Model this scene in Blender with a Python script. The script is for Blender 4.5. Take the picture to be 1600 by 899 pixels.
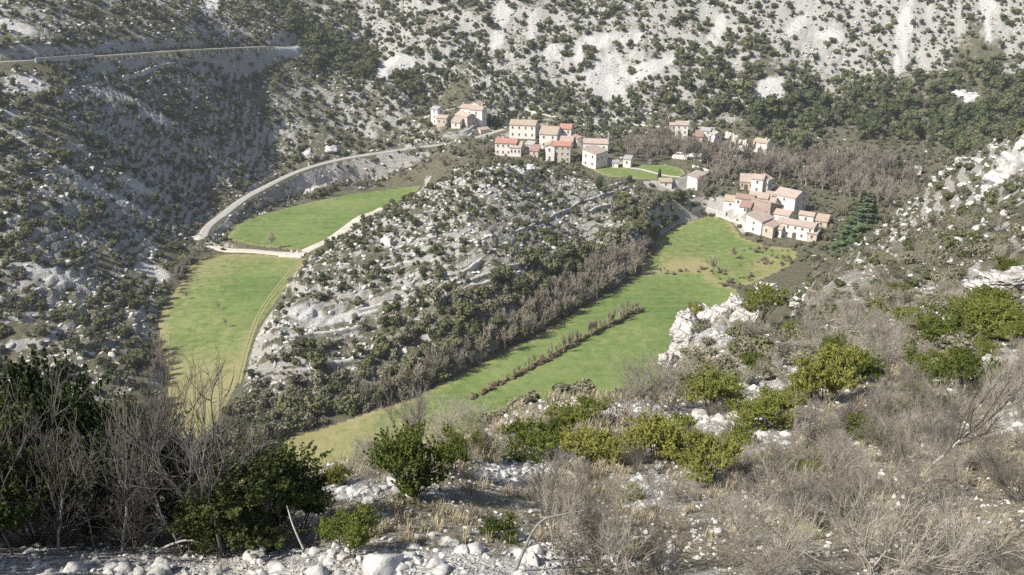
import bpy, math, random
import numpy as np

# ------------------------------------------------------------------ camera, sky, sun, exposure
HEYE = 110.0
PITCH = math.radians(22.0)
FPX = 1331.0                      # focal length in photograph pixels (1600 wide)
scene = bpy.context.scene
for o in list(bpy.data.objects):
    bpy.data.objects.remove(o)
cam_data = bpy.data.cameras.new('camera')
cam_data.sensor_width = 36.0
cam_data.lens = 36.0 * FPX / 1600.0
cam_data.clip_start = 0.1
cam_data.clip_end = 4000.0
cam = bpy.data.objects.new('camera', cam_data)
cam.location = (0, 0, HEYE)
cam.rotation_euler = (math.radians(90) - PITCH, 0, 0)
scene.collection.objects.link(cam)
scene.camera = cam

SUN_TO = np.array([-0.88, -0.47, 0.0]); SUN_TO /= np.linalg.norm(SUN_TO)
SUN_EL = math.radians(44.0)
sun_vec = (SUN_TO[0]*math.cos(SUN_EL), SUN_TO[1]*math.cos(SUN_EL), math.sin(SUN_EL))
world = bpy.data.worlds.new('World'); scene.world = world
world.use_nodes = True
wn = world.node_tree.nodes; wl = world.node_tree.links
wn.clear()
wo = wn.new('ShaderNodeOutputWorld'); wb = wn.new('ShaderNodeBackground'); ws = wn.new('ShaderNodeTexSky')
ws.sky_type = 'NISHITA'; ws.sun_disc = False
ws.sun_elevation = SUN_EL
ws.sun_rotation = math.atan2(sun_vec[0], sun_vec[1])
ws.altitude = 400; ws.dust_density = 2.0
wb.inputs['Strength'].default_value = 0.085
wl.new(ws.outputs[0], wb.inputs[0]); wl.new(wb.outputs[0], wo.inputs[0])
sd = bpy.data.lights.new('sun', 'SUN'); sd.energy = 4.6; sd.angle = math.radians(0.55); sd.color = (1.0, 0.945, 0.86)
sun = bpy.data.objects.new('sun', sd); scene.collection.objects.link(sun)
from mathutils import Vector, Matrix
sun.rotation_euler = Vector(sun_vec).to_track_quat('Z', 'Y').to_euler()
sun.location = (-60, -40, 160)
vs = scene.view_settings
vs.view_transform = 'Standard'; vs.look = 'None'; vs.exposure = 0.82; vs.gamma = 1.0; vs.use_curve_mapping = False
scene.render.engine = 'CYCLES'
cy = scene.cycles
cy.max_bounces = 5; cy.diffuse_bounces = 3; cy.glossy_bounces = 1; cy.transmission_bounces = 2; cy.transparent_max_bounces = 4
cy.volume_bounces = 0
cy.use_denoising = False
cy.sample_clamp_indirect = 4.0
cy.volume_step_rate = 8.0

# ------------------------------------------------------------------ small helpers
rng = np.random.default_rng(7)
random.seed(7)
COL = scene.collection
CP, SP = math.cos(PITCH), math.sin(PITCH)

def ray(u, v):
    a = (np.asarray(u, float) - 800.0) / FPX
    b = (449.5 - np.asarray(v, float)) / FPX
    return np.stack([a, CP + b*SP, -SP + b*CP], -1)
def at(u, v, Y):
    """world point seen at photograph pixel (u, v) at forward distance Y"""
    d = ray(u, v); k = np.asarray(Y, float) / d[..., 1]
    p = d * k[..., None]; p[..., 2] += HEYE
    return p
def flat(u, v, z=0.0):
    d = ray(u, v); k = (np.asarray(z, float) - HEYE) / d[..., 2]
    p = d * k[..., None]; p[..., 2] += HEYE
    return p
def project(p):
    p = np.asarray(p, float); q = p - np.array([0, 0, HEYE])
    dep = q[..., 1]*CP - q[..., 2]*SP
    up = q[..., 1]*SP + q[..., 2]*CP
    dep = np.where(np.abs(dep) < 1e-3, 1e-3, dep)
    return 800 + FPX*q[..., 0]/dep, 449.5 - FPX*up/dep, dep

def hash2(ix, iy, s):
    h = np.sin(ix*127.1 + iy*311.7 + s*74.7) * 43758.5453
    return h - np.floor(h)
def vn2(x, y, s=0):
    ix = np.floor(x); iy = np.floor(y); fx = x-ix; fy = y-iy
    fx = fx*fx*(3-2*fx); fy = fy*fy*(3-2*fy)
    a = hash2(ix, iy, s); b = hash2(ix+1, iy, s); c = hash2(ix, iy+1, s); d = hash2(ix+1, iy+1, s)
    return (a*(1-fx)+b*fx)*(1-fy) + (c*(1-fx)+d*fx)*fy
def fbm(x, y, s=0, octaves=4, gain=0.5):
    r = 0; a = 1; n = 0
    for k in range(octaves):
        r = r + a*vn2(x*2**k + 13.7*k, y*2**k - 7.3*k, s+k); n += a; a *= gain
    return r/n
def hash3(ix, iy, iz, s):
    h = np.sin(ix*127.1 + iy*311.7 + iz*191.3 + s*74.7) * 43758.5453
    return h - np.floor(h)
def vn3(p, s=0):
    i = np.floor(p); f = p-i; f = f*f*(3-2*f)
    r = 0
    for dx in (0, 1):
        for dy in (0, 1):
            for dz in (0, 1):
                w = (f[:, 0] if dx else 1-f[:, 0])*(f[:, 1] if dy else 1-f[:, 1])*(f[:, 2] if dz else 1-f[:, 2])
                r = r + w*hash3(i[:, 0]+dx, i[:, 1]+dy, i[:, 2]+dz, s)
    return r
def fbm3(p, s=0, octaves=3):
    r = 0; a = 1; n = 0
    for k in range(octaves):
        r = r + a*vn3(p*2**k + 5.1*k, s+k); n += a; a *= 0.5
    return r/n

def mesh_np(name, verts, faces, mats=(), smooth=False, face_mat=None):
    verts = np.asarray(verts, np.float32); faces = np.asarray(faces, np.int32)
    k = faces.shape[1]
    me = bpy.data.meshes.new(name)
    me.vertices.add(len(verts)); me.vertices.foreach_set('co', verts.ravel())
    me.loops.add(faces.size); me.loops.foreach_set('vertex_index', faces.ravel())
    me.polygons.add(len(faces))
    me.polygons.foreach_set('loop_start', np.arange(0, faces.size, k, dtype=np.int32))
    me.polygons.foreach_set('loop_total', np.full(len(faces), k, np.int32))
    if smooth: me.polygons.foreach_set('use_smooth', np.ones(len(faces), bool))
    for m in mats: me.materials.append(m)
    if face_mat is not None: me.polygons.foreach_set('material_index', np.asarray(face_mat, np.int32))
    me.update(calc_edges=True)
    return me

class MB:
    """collects polygons for one small mesh"""
    def __init__(self): self.v = []; self.f = []
    def add(self, vs, fs):
        n = len(self.v); self.v += [tuple(map(float, q)) for q in vs]; self.f += [tuple(n+i for i in f) for f in fs]
    def box(self, c, s, rot=0.0, top=1.0):
        cx, cy_, cz = c; sx, sy, sz = (q/2 for q in s); cr, sr = math.cos(rot), math.sin(rot)
        vs = []
        for z in (-1, 1):
            k = top if z > 0 else 1
            for x, y in ((-1, -1), (1, -1), (1, 1), (-1, 1)):
                px, py = x*sx*k, y*sy*k
                vs.append((cx+px*cr-py*sr, cy_+px*sr+py*cr, cz+z*sz))
        self.add(vs, [(0, 3, 2, 1), (4, 5, 6, 7), (0, 1, 5, 4), (1, 2, 6, 5), (2, 3, 7, 6), (3, 0, 4, 7)])
    def mesh(self, name, mat, smooth=False):
        me = bpy.data.meshes.new(name); me.from_pydata(self.v, [], self.f)
        me.materials.append(mat)
        if smooth: me.polygons.foreach_set('use_smooth', np.ones(len(me.polygons), bool))
        me.update(); return me

def link(name, me, parent=None, loc=None, rot=None, scale=None):
    o = bpy.data.objects.new(name, me); COL.objects.link(o)
    if parent is not None: o.parent = parent
    if loc is not None: o.location = tuple(float(q) for q in loc)
    if rot is not None: o.rotation_euler = rot
    if scale is not None: o.scale = scale if hasattr(scale, '__len__') else (scale,)*3
    return o
def tag(o, label=None, cat=None, group=None, kind=None):
    if label: o['label'] = label
    if cat: o['category'] = cat
    if group: o['group'] = group
    if kind: o['kind'] = kind
    return o
def copy_tree(src, loc, rot, scale, label=None, group=None):
    r = src.copy(); COL.objects.link(r)
    r.location = tuple(float(q) for q in loc); r.rotation_euler = rot
    r.scale = scale if hasattr(scale, '__len__') else (scale,)*3
    if label: r['label'] = label
    if group: r['group'] = group
    for ch in src.children:
        c = ch.copy(); COL.objects.link(c); c.parent = r
    return r

# ------------------------------------------------------------------ materials
def new_mat(name, rough=0.9, spec=0.15):
    m = bpy.data.materials.new(name); m.use_nodes = True
    nt = m.node_tree; b = nt.nodes['Principled BSDF']
    b.inputs['Roughness'].default_value = rough
    b.inputs['Specular IOR Level'].default_value = spec
    return m, nt, b
def N(nt, t, **kw):
    n = nt.nodes.new(t)
    for k, v in kw.items():
        if k in n.inputs: n.inputs[k].default_value = v
        else: setattr(n, k, v)
    return n
def noise(nt, vec, scale, detail=4, rough=0.6, dist=0.0):
    n = N(nt, 'ShaderNodeTexNoise', Scale=scale, Detail=detail, Roughness=rough, Distortion=dist)
    if vec is not None: nt.links.new(vec, n.inputs['Vector'])
    return n.outputs[0]
def ramp(nt, fac, stops):
    r = nt.nodes.new('ShaderNodeValToRGB'); e = r.color_ramp.elements
    while len(e) < len(stops): e.new(0.5)
    for q, (p, c) in zip(e, stops):
        q.position = p; q.color = tuple(c) + (1,) if len(c) == 3 else c
    nt.links.new(fac, r.inputs[0]); return r.outputs[0]
def mix(nt, fac, a, b):
    m = nt.nodes.new('ShaderNodeMix'); m.data_type = 'RGBA'
    for s, x in ((0, fac), (6, a), (7, b)):
        if isinstance(x, (int, float)): m.inputs[s].default_value = x
        elif isinstance(x, tuple): m.inputs[s].default_value = x + (1,)
        else: nt.links.new(x, m.inputs[s])
    return m.outputs[2]
def mathn(nt, op, a, b=None, clamp=False):
    m = nt.nodes.new('ShaderNodeMath'); m.operation = op; m.use_clamp = clamp
    for s, x in ((0, a), (1, b)):
        if x is None: continue
        if isinstance(x, (int, float)): m.inputs[s].default_value = x
        else: nt.links.new(x, m.inputs[s])
    return m.outputs[0]
def bump(nt, b, h, strength, dist):
    n = N(nt, 'ShaderNodeBump', Strength=strength, Distance=dist)
    nt.links.new(h, n.inputs['Height']); nt.links.new(n.outputs[0], b.inputs['Normal'])
def pos(nt): return nt.nodes.new('ShaderNodeNewGeometry').outputs['Position']
def objc(nt): return nt.nodes.new('ShaderNodeTexCoord').outputs['Object']

def leaf_mat(name, c0, c1, c2, transl=0.25, scale=1.3):
    """foliage: colour varies from plant to plant and clump to clump"""
    m, nt, b = new_mat(name, 0.75, 0.12)
    oi = nt.nodes.new('ShaderNodeObjectInfo').outputs['Random']
    n = noise(nt, pos(nt), scale, 3)
    f = mathn(nt, 'ADD', mathn(nt, 'MULTIPLY', oi, 0.55), mathn(nt, 'MULTIPLY', n, 0.55))
    c = ramp(nt, f, [(0.18, c0), (0.5, c1), (0.85, c2)])
    nt.links.new(c, b.inputs['Base Color'])
    if transl > 0:
        tr = nt.nodes.new('ShaderNodeBsdfTranslucent'); nt.links.new(c, tr.inputs[0])
        ms = nt.nodes.new('ShaderNodeMixShader'); ms.inputs[0].default_value = transl
        nt.links.new(b.outputs[0], ms.inputs[1]); nt.links.new(tr.outputs[0], ms.inputs[2])
        nt.links.new(ms.outputs[0], nt.nodes['Material Output'].inputs[0])
    return m
def bark_mat(name, c0, c1, scale=3.0):
    m, nt, b = new_mat(name, 0.9, 0.1)
    oi = nt.nodes.new('ShaderNodeObjectInfo').outputs['Random']
    n = noise(nt, pos(nt), scale, 3)
    f = mathn(nt, 'ADD', mathn(nt, 'MULTIPLY', oi, 0.5), mathn(nt, 'MULTIPLY', n, 0.6))
    nt.links.new(ramp(nt, f, [(0.2, c0), (0.8, c1)]), b.inputs['Base Color'])
    return m
def rock_mat(name, hi=(0.62, 0.60, 0.56), lo=(0.33, 0.32, 0.30), scale=1.2, bscale=6.0, bdist=0.05, world_space=True, cracks=0.0):
    m, nt, b = new_mat(name, 0.9, 0.1)
    p = pos(nt) if world_space else objc(nt)
    n = noise(nt, p, scale, 6, 0.65); n2 = noise(nt, p, scale*4.7, 4, 0.7)
    c = ramp(nt, n, [(0.32, lo), (0.55, hi), (0.8, tuple(min(1, 1.08*q) for q in hi))])
    c = mix(nt, ramp(nt, n2, [(0.35, (0.75,)*3), (0.5, (0,)*3)]), c, tuple(0.72*q for q in lo))
    nt.links.new(c, b.inputs['Base Color'])
    hgt = noise(nt, p, bscale, 6, 0.7)
    if cracks:
        dv = N(nt, 'ShaderNodeMix', data_type='VECTOR'); dv.inputs[0].default_value = 0.12
        mp = N(nt, 'ShaderNodeMapping'); mp.inputs['Scale'].default_value = (1.0, 1.0, 1.7); nt.links.new(p, mp.inputs[0])
        nz_ = N(nt, 'ShaderNodeTexNoise', Scale=cracks*1.5, Detail=3.0); nt.links.new(mp.outputs[0], nz_.inputs['Vector'])
        ad = N(nt, 'ShaderNodeVectorMath', operation='ADD'); nt.links.new(mp.outputs[0], ad.inputs[0]); nt.links.new(nz_.outputs[1], ad.inputs[1])
        for sc_v, amt in ((cracks, 1.1), (cracks*2.7, 0.5)):
            vo = N(nt, 'ShaderNodeTexVoronoi', feature='DISTANCE_TO_EDGE', Scale=sc_v); nt.links.new(ad.outputs[0], vo.inputs['Vector'])
            hgt = mathn(nt, 'ADD', hgt, mathn(nt, 'MULTIPLY', mathn(nt, 'MINIMUM', vo.outputs[0], 0.09), 11*amt))
    bump(nt, b, hgt, 0.9 if cracks else 0.7, bdist)
    return m

M = {}
# hillside: pale limestone debris with soil and dry grass between
def hillside_mat():
    m, nt, b = new_mat('hillside_ground', 0.95, 0.05)
    p = pos(nt)
    at_ = N(nt, 'ShaderNodeAttribute', attribute_name='zone')
    sep = nt.nodes.new('ShaderNodeSeparateColor'); nt.links.new(at_.outputs['Color'], sep.inputs[0])
    rockf, screef, nearf = sep.outputs[0], sep.outputs[1], sep.outputs[2]
    big = noise(nt, p, 0.035, 5, 0.65)
    mid = noise(nt, p, 0.42, 7, 0.8, 0.3)
    fine = noise(nt, p, 3.1, 6, 0.7)
    mp = N(nt, 'ShaderNodeMapping'); mp.inputs['Scale'].default_value = (0.16, 0.16, 1.5); nt.links.new(p, mp.inputs[0])
    band = noise(nt, mp.outputs[0], 1.0, 5, 0.7, 0.6)
    s = mathn(nt, 'ADD', mathn(nt, 'MULTIPLY', big, 0.12), mathn(nt, 'MULTIPLY', mid, 0.62))
    s = mathn(nt, 'ADD', s, mathn(nt, 'MULTIPLY', band, 0.46))
    s = mathn(nt, 'ADD', s, mathn(nt, 'MULTIPLY', mathn(nt, 'SUBTRACT', fine, 0.5), 0.55))
    s = mathn(nt, 'ADD', s, mathn(nt, 'MULTIPLY', mathn(nt, 'SUBTRACT', rockf, 0.5), 0.62))
    stone = ramp(nt, fine, [(0.25, (0.19, 0.183, 0.165)), (0.45, (0.36, 0.348, 0.32)), (0.7, (0.52, 0.505, 0.47))])
    soil = ramp(nt, mid, [(0.3, (0.082, 0.08, 0.05)), (0.55, (0.15, 0.143, 0.095)), (0.75, (0.225, 0.21, 0.15))])
    c = mix(nt, ramp(nt, s, [(0.61, (0, 0, 0)), (0.665, (1, 1, 1))]), soil, stone)
    # open scree
    sc = ramp(nt, noise(nt, p, 0.9, 6, 0.75), [(0.3, (0.42, 0.41, 0.385)), (0.7, (0.61, 0.60, 0.57))])
    c = mix(nt, screef, c, sc)
    # close by: dry grass, stones and leaf litter
    nf = noise(nt, p, 1.1, 8, 0.75); nff = noise(nt, p, 14.0, 5, 0.75)
    near = ramp(nt, nff, [(0.28, (0.13, 0.11, 0.075)), (0.5, (0.30, 0.265, 0.185)), (0.72, (0.45, 0.405, 0.30))])
    nst = ramp(nt, nff, [(0.3, (0.34, 0.33, 0.31)), (0.6, (0.60, 0.58, 0.54))])
    near = mix(nt, ramp(nt, mathn(nt, 'ADD', nf, mathn(nt, 'MULTIPLY', mathn(nt, 'SUBTRACT', rockf, 0.5), 0.5)), [(0.5, (0, 0, 0)), (0.62, (1, 1, 1))]), near, nst)
    c = mix(nt, nearf, c, near)
    nt.links.new(c, b.inputs['Base Color'])
    h = mathn(nt, 'ADD', mathn(nt, 'MULTIPLY', mathn(nt, 'ADD', mid, band), 0.9), mathn(nt, 'MULTIPLY', fine, 0.35))
    bump(nt, b, h, 1.0, 1.1)
    return m
def meadow_mat():
    m, nt, b = new_mat('meadow_grass', 0.9, 0.08)
    p = pos(nt)
    at_ = N(nt, 'ShaderNodeAttribute', attribute_name='zone')
    sep = nt.nodes.new('ShaderNodeSeparateColor'); nt.links.new(at_.outputs['Color'], sep.inputs[0])
    n1 = noise(nt, p, 0.03, 4, 0.6); n2 = noise(nt, p, 0.35, 6, 0.7); n3 = noise(nt, p, 2.3, 5, 0.7)
    f = mathn(nt, 'ADD', mathn(nt, 'MULTIPLY', n1, 0.5), mathn(nt, 'MULTIPLY', n2, 0.5))
    lush = ramp(nt, f, [(0.40, (0.085, 0.14, 0.04)), (0.5, (0.135, 0.195, 0.058)), (0.60, (0.205, 0.245, 0.092))])
    dry = ramp(nt, f, [(0.35, (0.21, 0.205, 0.08)), (0.6, (0.31, 0.275, 0.14)), (0.75, (0.36, 0.29, 0.185))])
    mp = N(nt, 'ShaderNodeMapping'); mp.inputs['Rotation'].default_value = (0, 0, math.radians(-47)); mp.inputs['Scale'].default_value = (0.03, 0.42, 0.1); nt.links.new(p, mp.inputs[0])
    st_ = noise(nt, mp.outputs[0], 1.0, 3, 0.6); lush = mix(nt, ramp(nt, st_, [(0.42, (0, 0, 0)), (0.62, (0.5, 0.5, 0.5))]), lush, (0.19, 0.215, 0.085))
    k = mathn(nt, 'ADD', sep.outputs[0], mathn(nt, 'MULTIPLY', mathn(nt, 'SUBTRACT', n2, 0.5), 1.2), True)
    c = mix(nt, ramp(nt, k, [(0.3, (0, 0, 0)), (0.75, (1, 1, 1))]), lush, dry)
    c = mix(nt, ramp(nt, n3, [(0.3, (0.45,)*3), (0.6, (0,)*3)]), c, (0.07, 0.085, 0.03))
    nt.links.new(c, b.inputs['Base Color'])
    bump(nt, b, mathn(nt, 'ADD', n2, n3), 0.5, 0.25)
    return m
M['hill'] = hillside_mat(); M['meadow'] = meadow_mat()
def plain(name, c0, c1, scale=0.8, rough=0.9):
    m, nt, b = new_mat(name, rough, 0.1)
    n = noise(nt, pos(nt), scale, 6, 0.7)
    nt.links.new(ramp(nt, n, [(0.3, c0), (0.7, c1)]), b.inputs['Base Color'])
    bump(nt, b, noise(nt, pos(nt), scale*3, 4), 0.3, 0.1)
    return m
M['asphalt'] = plain('pale_asphalt', (0.24, 0.235, 0.22), (0.38, 0.37, 0.35), 0.9)
M['track'] = plain('limestone_track', (0.36, 0.33, 0.26), (0.55, 0.52, 0.44), 0.7)
M['rut'] = plain('worn_grass_track', (0.19, 0.19, 0.085), (0.28, 0.265, 0.135), 0.7)
M['rock'] = rock_mat('limestone', hi=(0.54, 0.525, 0.49), lo=(0.27, 0.262, 0.245), scale=2.2, bscale=14, bdist=0.04)
M['crag'] = rock_mat('crag_limestone', hi=(0.66, 0.63, 0.58), lo=(0.36, 0.34, 0.31), scale=0.55, bscale=3.2, bdist=0.3, cracks=0.42)
M['farrock'] = rock_mat('slope_limestone', hi=(0.54, 0.53, 0.505), lo=(0.27, 0.265, 0.25), scale=0.35, bscale=1.2, bdist=0.4)
M['drystone'] = rock_mat('dry_stone', hi=(0.50, 0.49, 0.46), lo=(0.26, 0.25, 0.23), scale=0.8, bscale=2.5, bdist=0.2)
M['evergreen'] = leaf_mat('evergreen_leaves', (0.05, 0.06, 0.026), (0.092, 0.105, 0.048), (0.16, 0.165, 0.082), 0.12, 0.25)
M['evergreen_fresh'] = leaf_mat('pine_leaves', (0.045, 0.062, 0.028), (0.085, 0.105, 0.046), (0.14, 0.155, 0.075), 0.12, 0.2)
M['scrub'] = leaf_mat('grey_scrub', (0.10, 0.10, 0.068), (0.16, 0.155, 0.105), (0.23, 0.215, 0.15), 0.12, 0.3)
M['box'] = leaf_mat('box_leaves', (0.06, 0.088, 0.02), (0.155, 0.182, 0.042), (0.32, 0.31, 0.085), 0.30, 2.4)
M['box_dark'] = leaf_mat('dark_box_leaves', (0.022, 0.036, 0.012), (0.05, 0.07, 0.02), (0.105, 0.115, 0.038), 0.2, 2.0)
M['twig'] = bark_mat('grey_twig', (0.15, 0.133, 0.108), (0.37, 0.338, 0.285))
M['twig_far'] = bark_mat('bare_branches', (0.19, 0.168, 0.135), (0.36, 0.32, 0.265), 0.3)
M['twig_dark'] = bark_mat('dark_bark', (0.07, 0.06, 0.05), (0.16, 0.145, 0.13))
M['lichen'] = bark_mat('lichen_bark', (0.13, 0.125, 0.115), (0.42, 0.41, 0.38), 9.0)
M['bramble'] = leaf_mat('bramble', (0.10, 0.07, 0.045), (0.19, 0.135, 0.085), (0.28, 0.21, 0.14), 0.1, 0.6)
M['straw'] = bark_mat('dry_grass_blades', (0.24, 0.205, 0.135), (0.48, 0.42, 0.29), 2.0)
M['trunk'] = bark_mat('trunk_bark', (0.07, 0.06, 0.05), (0.15, 0.13, 0.11), 0.8)
# ------------------------------------------------------------------ terrain: one height field through measured points
REG = {'N': 0, 'R': 1, 'F': 2, 'H': 3, 'L': 4, 'V': 5, 'B': 6, 'W': 7}
ctrl = []; creg = []
def vis(reg, *pts):                 # (u, v, Y): ground seen at that pixel
    for u, v, Y in pts: ctrl.append(tuple(at(u, v, Y))); creg.append(REG[reg])
def hid(reg, *pts):                 # (u, Y, z): ground on the bearing of column u, not seen from the road
    for u, Y, z in pts:
        b = (110.0-z)/Y; k = Y/(CP + 0.0)
        # horizontal bearing of the column at this depression
        t = math.tan(math.atan(b)-PITCH); d = ray(u, 449.5 + t*FPX)
        ctrl.append((d[0]/d[1]*Y, Y, z)); creg.append(REG[reg])
def fl0(reg, z, *pts):
    for u, v in pts: ctrl.append(tuple(flat(u, v, z))); creg.append(REG[reg])

for u in (-150, 400, 800, 1200, 1750):
    hid('N', (u, 1.2, 108.0), (u, 2.5, 106.6), (u, 4, 105.0), (u, 6, 103.8))
vis('N', (-100, 899, 8), (400, 899, 8), (800, 899, 8), (1200, 899, 8), (1700, 899, 8),
    (0, 860, 9.3), (400, 860, 9.5), (0, 810, 11.8), (400, 790, 12.8), (420, 742, 15.5),
    (800, 800, 12), (800, 730, 18), (700, 700, 19.5), (600, 712, 17.5), (800, 665, 26), (820, 632, 30),
    (1000, 800, 13), (1000, 700, 20), (1000, 622, 32), (1200, 800, 13), (1200, 700, 19), (1200, 600, 33), (1200, 530, 48),
    (1400, 800, 12), (1400, 700, 18), (1400, 600, 28), (1400, 520, 42), (1600, 800, 11), (1600, 700, 16), (1600, 600, 24), (1600, 520, 36),
    (1150, 545, 56), (1060, 565, 50), (1300, 480, 60), (1450, 465, 60), (1600, 452, 55), (1250, 475, 88))
hid('N', (-60, 20, 95.5), (-60, 40, 76), (420, 22, 92.5), (420, 40, 73), (600, 30, 87), (600, 60, 58), (820, 42, 83), (820, 70, 55),
    (1000, 50, 77), (1000, 90, 40), (1100, 78, 60))
hid('L', (-60, 80, 42), (-60, 130, 14), (-60, 180, 6))
hid('R', (820, 120, 15), (1000, 140, 10), (1100, 120, 27), (420, 80, 35), (420, 120, 8), (600, 110, 15), (1200, 140, 30))
fl0('F', 0, (440, 700), (560, 660), (650, 640), (700, 610), (800, 552), (900, 560), (900, 492), (1000, 440), (1000, 520), (1100, 450), (1080, 400), (1150, 390),
    (1100, 480), (1200, 420), (720, 660), (320, 640), (330, 560), (300, 500), (400, 470), (380, 430), (430, 410), (300, 440),
    (400, 360), (470, 340), (520, 350), (570, 315), (640, 298), (480, 380), (1170, 440))
hid('F', (820, 160, 0), (1000, 180, 0), (1100, 185, 0), (600, 150, 0), (420, 150, 0), (280, 165, 0), (1180, 215, 2))
vis('R', (1650, 205, 200), (1600, 206, 200), (1470, 288, 220), (1446, 352, 230), (1422, 394, 238), (1372, 414, 246), (1320, 430, 250), (1600, 300, 140), (1600, 400, 90), (1500, 350, 150),
    (1460, 335, 180), (1410, 402, 140), (1330, 432, 170), (1270, 442, 200), (1520, 430, 75))
vis('V', (1350, 388, 305), (1395, 372, 312), (1420, 345, 330), (1440, 310, 360))
hid('V', (1600, 300, 30), (1600, 400, 16), (1500, 330, 14), (1450, 330, 8), (1380, 330, 5))
# central hill
vis('H', (790, 256, 345), (740, 268, 340), (660, 296, 330), (560, 360, 295), (480, 425, 262), (432, 532, 217), (440, 580, 206),
    (700, 500, 226), (700, 400, 262), (700, 335, 298), (600, 520, 224), (600, 440, 250), (600, 380, 280), (520, 560, 210), (520, 470, 240),
    (900, 422, 275), (900, 350, 312), (900, 292, 352), (1000, 382, 300), (1000, 322, 336), (800, 450, 246), (800, 380, 278), (800, 310, 318), (1060, 330, 335))
hid('H', (740, 365, 15), (640, 350, 8), (540, 315, 3), (820, 378, 15))
fl0('H', 0, (425, 612), (430, 660), (560, 636), (690, 588), (800, 538), (880, 488), (960, 448), (1005, 424))
# village shelf and valley floor behind
vis('V', (870, 255, 398), (930, 262, 393), (1000, 270, 391), (1070, 268, 397), (840, 236, 424), (790, 246, 414), (817, 217, 448), (905, 230, 424), (960, 250, 402),
    (1093, 296, 373), (1040, 292, 380), (1130, 328, 340), (1180, 302, 362), (1200, 340, 341), (1240, 327, 350), (1170, 362, 328), (1240, 374, 322), (1265, 379, 318),
    (1330, 390, 304), (1300, 300, 377), (1430, 275, 400), (1200, 255, 420), (1300, 250, 425), (1065, 220, 450), (1120, 222, 448), (1190, 244, 425),
    (700, 200, 455), (735, 200, 453), (760, 212, 448), (690, 186, 472), (1000, 225, 440), (1400, 240, 430), (1240, 295, 380), (1380, 300, 375))
# left slope
vis('L', (255, 520, 232), (262, 452, 268), (330, 352, 345), (420, 292, 404), (470, 268, 425), (560, 246, 448), (640, 232, 455),
    (0, 450, 232), (0, 300, 276), (0, 200, 312), (0, 97, 352), (0, 0, 402), (-160, 300, 280), (-160, 97, 350), (-160, 0, 395),
    (150, 420, 262), (150, 300, 305), (150, 200, 345), (150, 88, 392), (150, 0, 440),
    (300, 300, 362), (300, 200, 400), (300, 78, 445), (300, 20, 478), (420, 230, 440), (420, 150, 465), (420, 73, 498), (420, 30, 530),
    (540, 190, 470), (540, 135, 492), (620, 180, 478), (620, 145, 490))
vis('L', (100, 500, 222))
# far slope
vis('B', (560, 105, 540), (480, 60, 545), (500, 20, 600), (500, 0, 625), (640, 140, 515), (640, 70, 560), (640, 0, 605),
    (800, 183, 490), (800, 150, 508), (800, 100, 537), (800, 50, 566), (800, 0, 592), (960, 185, 486), (960, 150, 506), (960, 100, 536), (960, 50, 564), (960, 0, 590),
    (1100, 188, 482), (1100, 150, 505), (1100, 100, 534), (1100, 50, 562), (1100, 0, 588), (1250, 110, 525), (1250, 50, 556), (1250, 0, 580),
    (1400, 122, 517), (1400, 60, 545), (1400, 0, 570), (1600, 60, 530), (1600, 0, 556), (1750, 0, 550), (300, -5, 560))
vis('W', (1230, 205, 470), (1230, 150, 500), (1400, 200, 470), (1400, 150, 502), (1600, 160, 488), (1500, 205, 462), (1550, 130, 503), (1720, 170, 480))
for u in (-300, 100, 500, 800, 1100, 1400, 1800):
    hid('B', (u, 760, 185), (u, 1050, 250))
for th, L_ in ((-64, [(10, 103), (40, 90), (100, 70), (300, 75), (600, 120), (1100, 220)]), (64, [(10, 104), (40, 100), (100, 92), (300, 90), (600, 120), (1100, 220)])):
    for r_, z_ in L_:
        ctrl.append((r_*math.sin(math.radians(th)), r_*math.cos(math.radians(th)), z_)); creg.append(REG['L' if th < 0 else 'R'])
ctrl = np.array(ctrl); creg = np.array(creg)

def warp(x, y):
    return np.stack([np.arctan2(x, y)*2.2, np.log(np.hypot(x, y))], -1)
cw = warp(ctrl[:, 0], ctrl[:, 1])
def tps_k(a, b):
    d2 = ((a[:, None, :]-b[None])**2).sum(-1)
    return np.where(d2 > 1e-12, 0.5*d2*np.log(np.maximum(d2, 1e-12)), 0.0)
n = len(ctrl)
A = np.zeros((n+3, n+3)); A[:n, :n] = tps_k(cw, cw) + np.eye(n)*3e-5
A[:n, n] = 1; A[:n, n+1:] = cw; A[n, :n] = 1; A[n+1:, :n] = cw.T
sol = np.linalg.solve(A, np.concatenate([ctrl[:, 2], np.zeros(3)]))
def base_height(x, y):
    w = warp(np.asarray(x, float).ravel(), np.asarray(y, float).ravel()); out = np.empty(len(w))
    for i in range(0, len(w), 40000):
        q = w[i:i+40000]; out[i:i+40000] = tps_k(q, cw) @ sol[:n] + sol[n] + q @ sol[n+1:]
    return out
def region_of(x, y):
    x = np.asarray(x, float).ravel(); y = np.asarray(y, float).ravel()
    w = warp(x, y); out = np.empty(len(w), int)
    for i in range(0, len(w), 40000):
        q = w[i:i+40000]; out[i:i+40000] = creg[((q[:, None, :]-cw[None])**2).sum(-1).argmin(1)]
    return out

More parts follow.
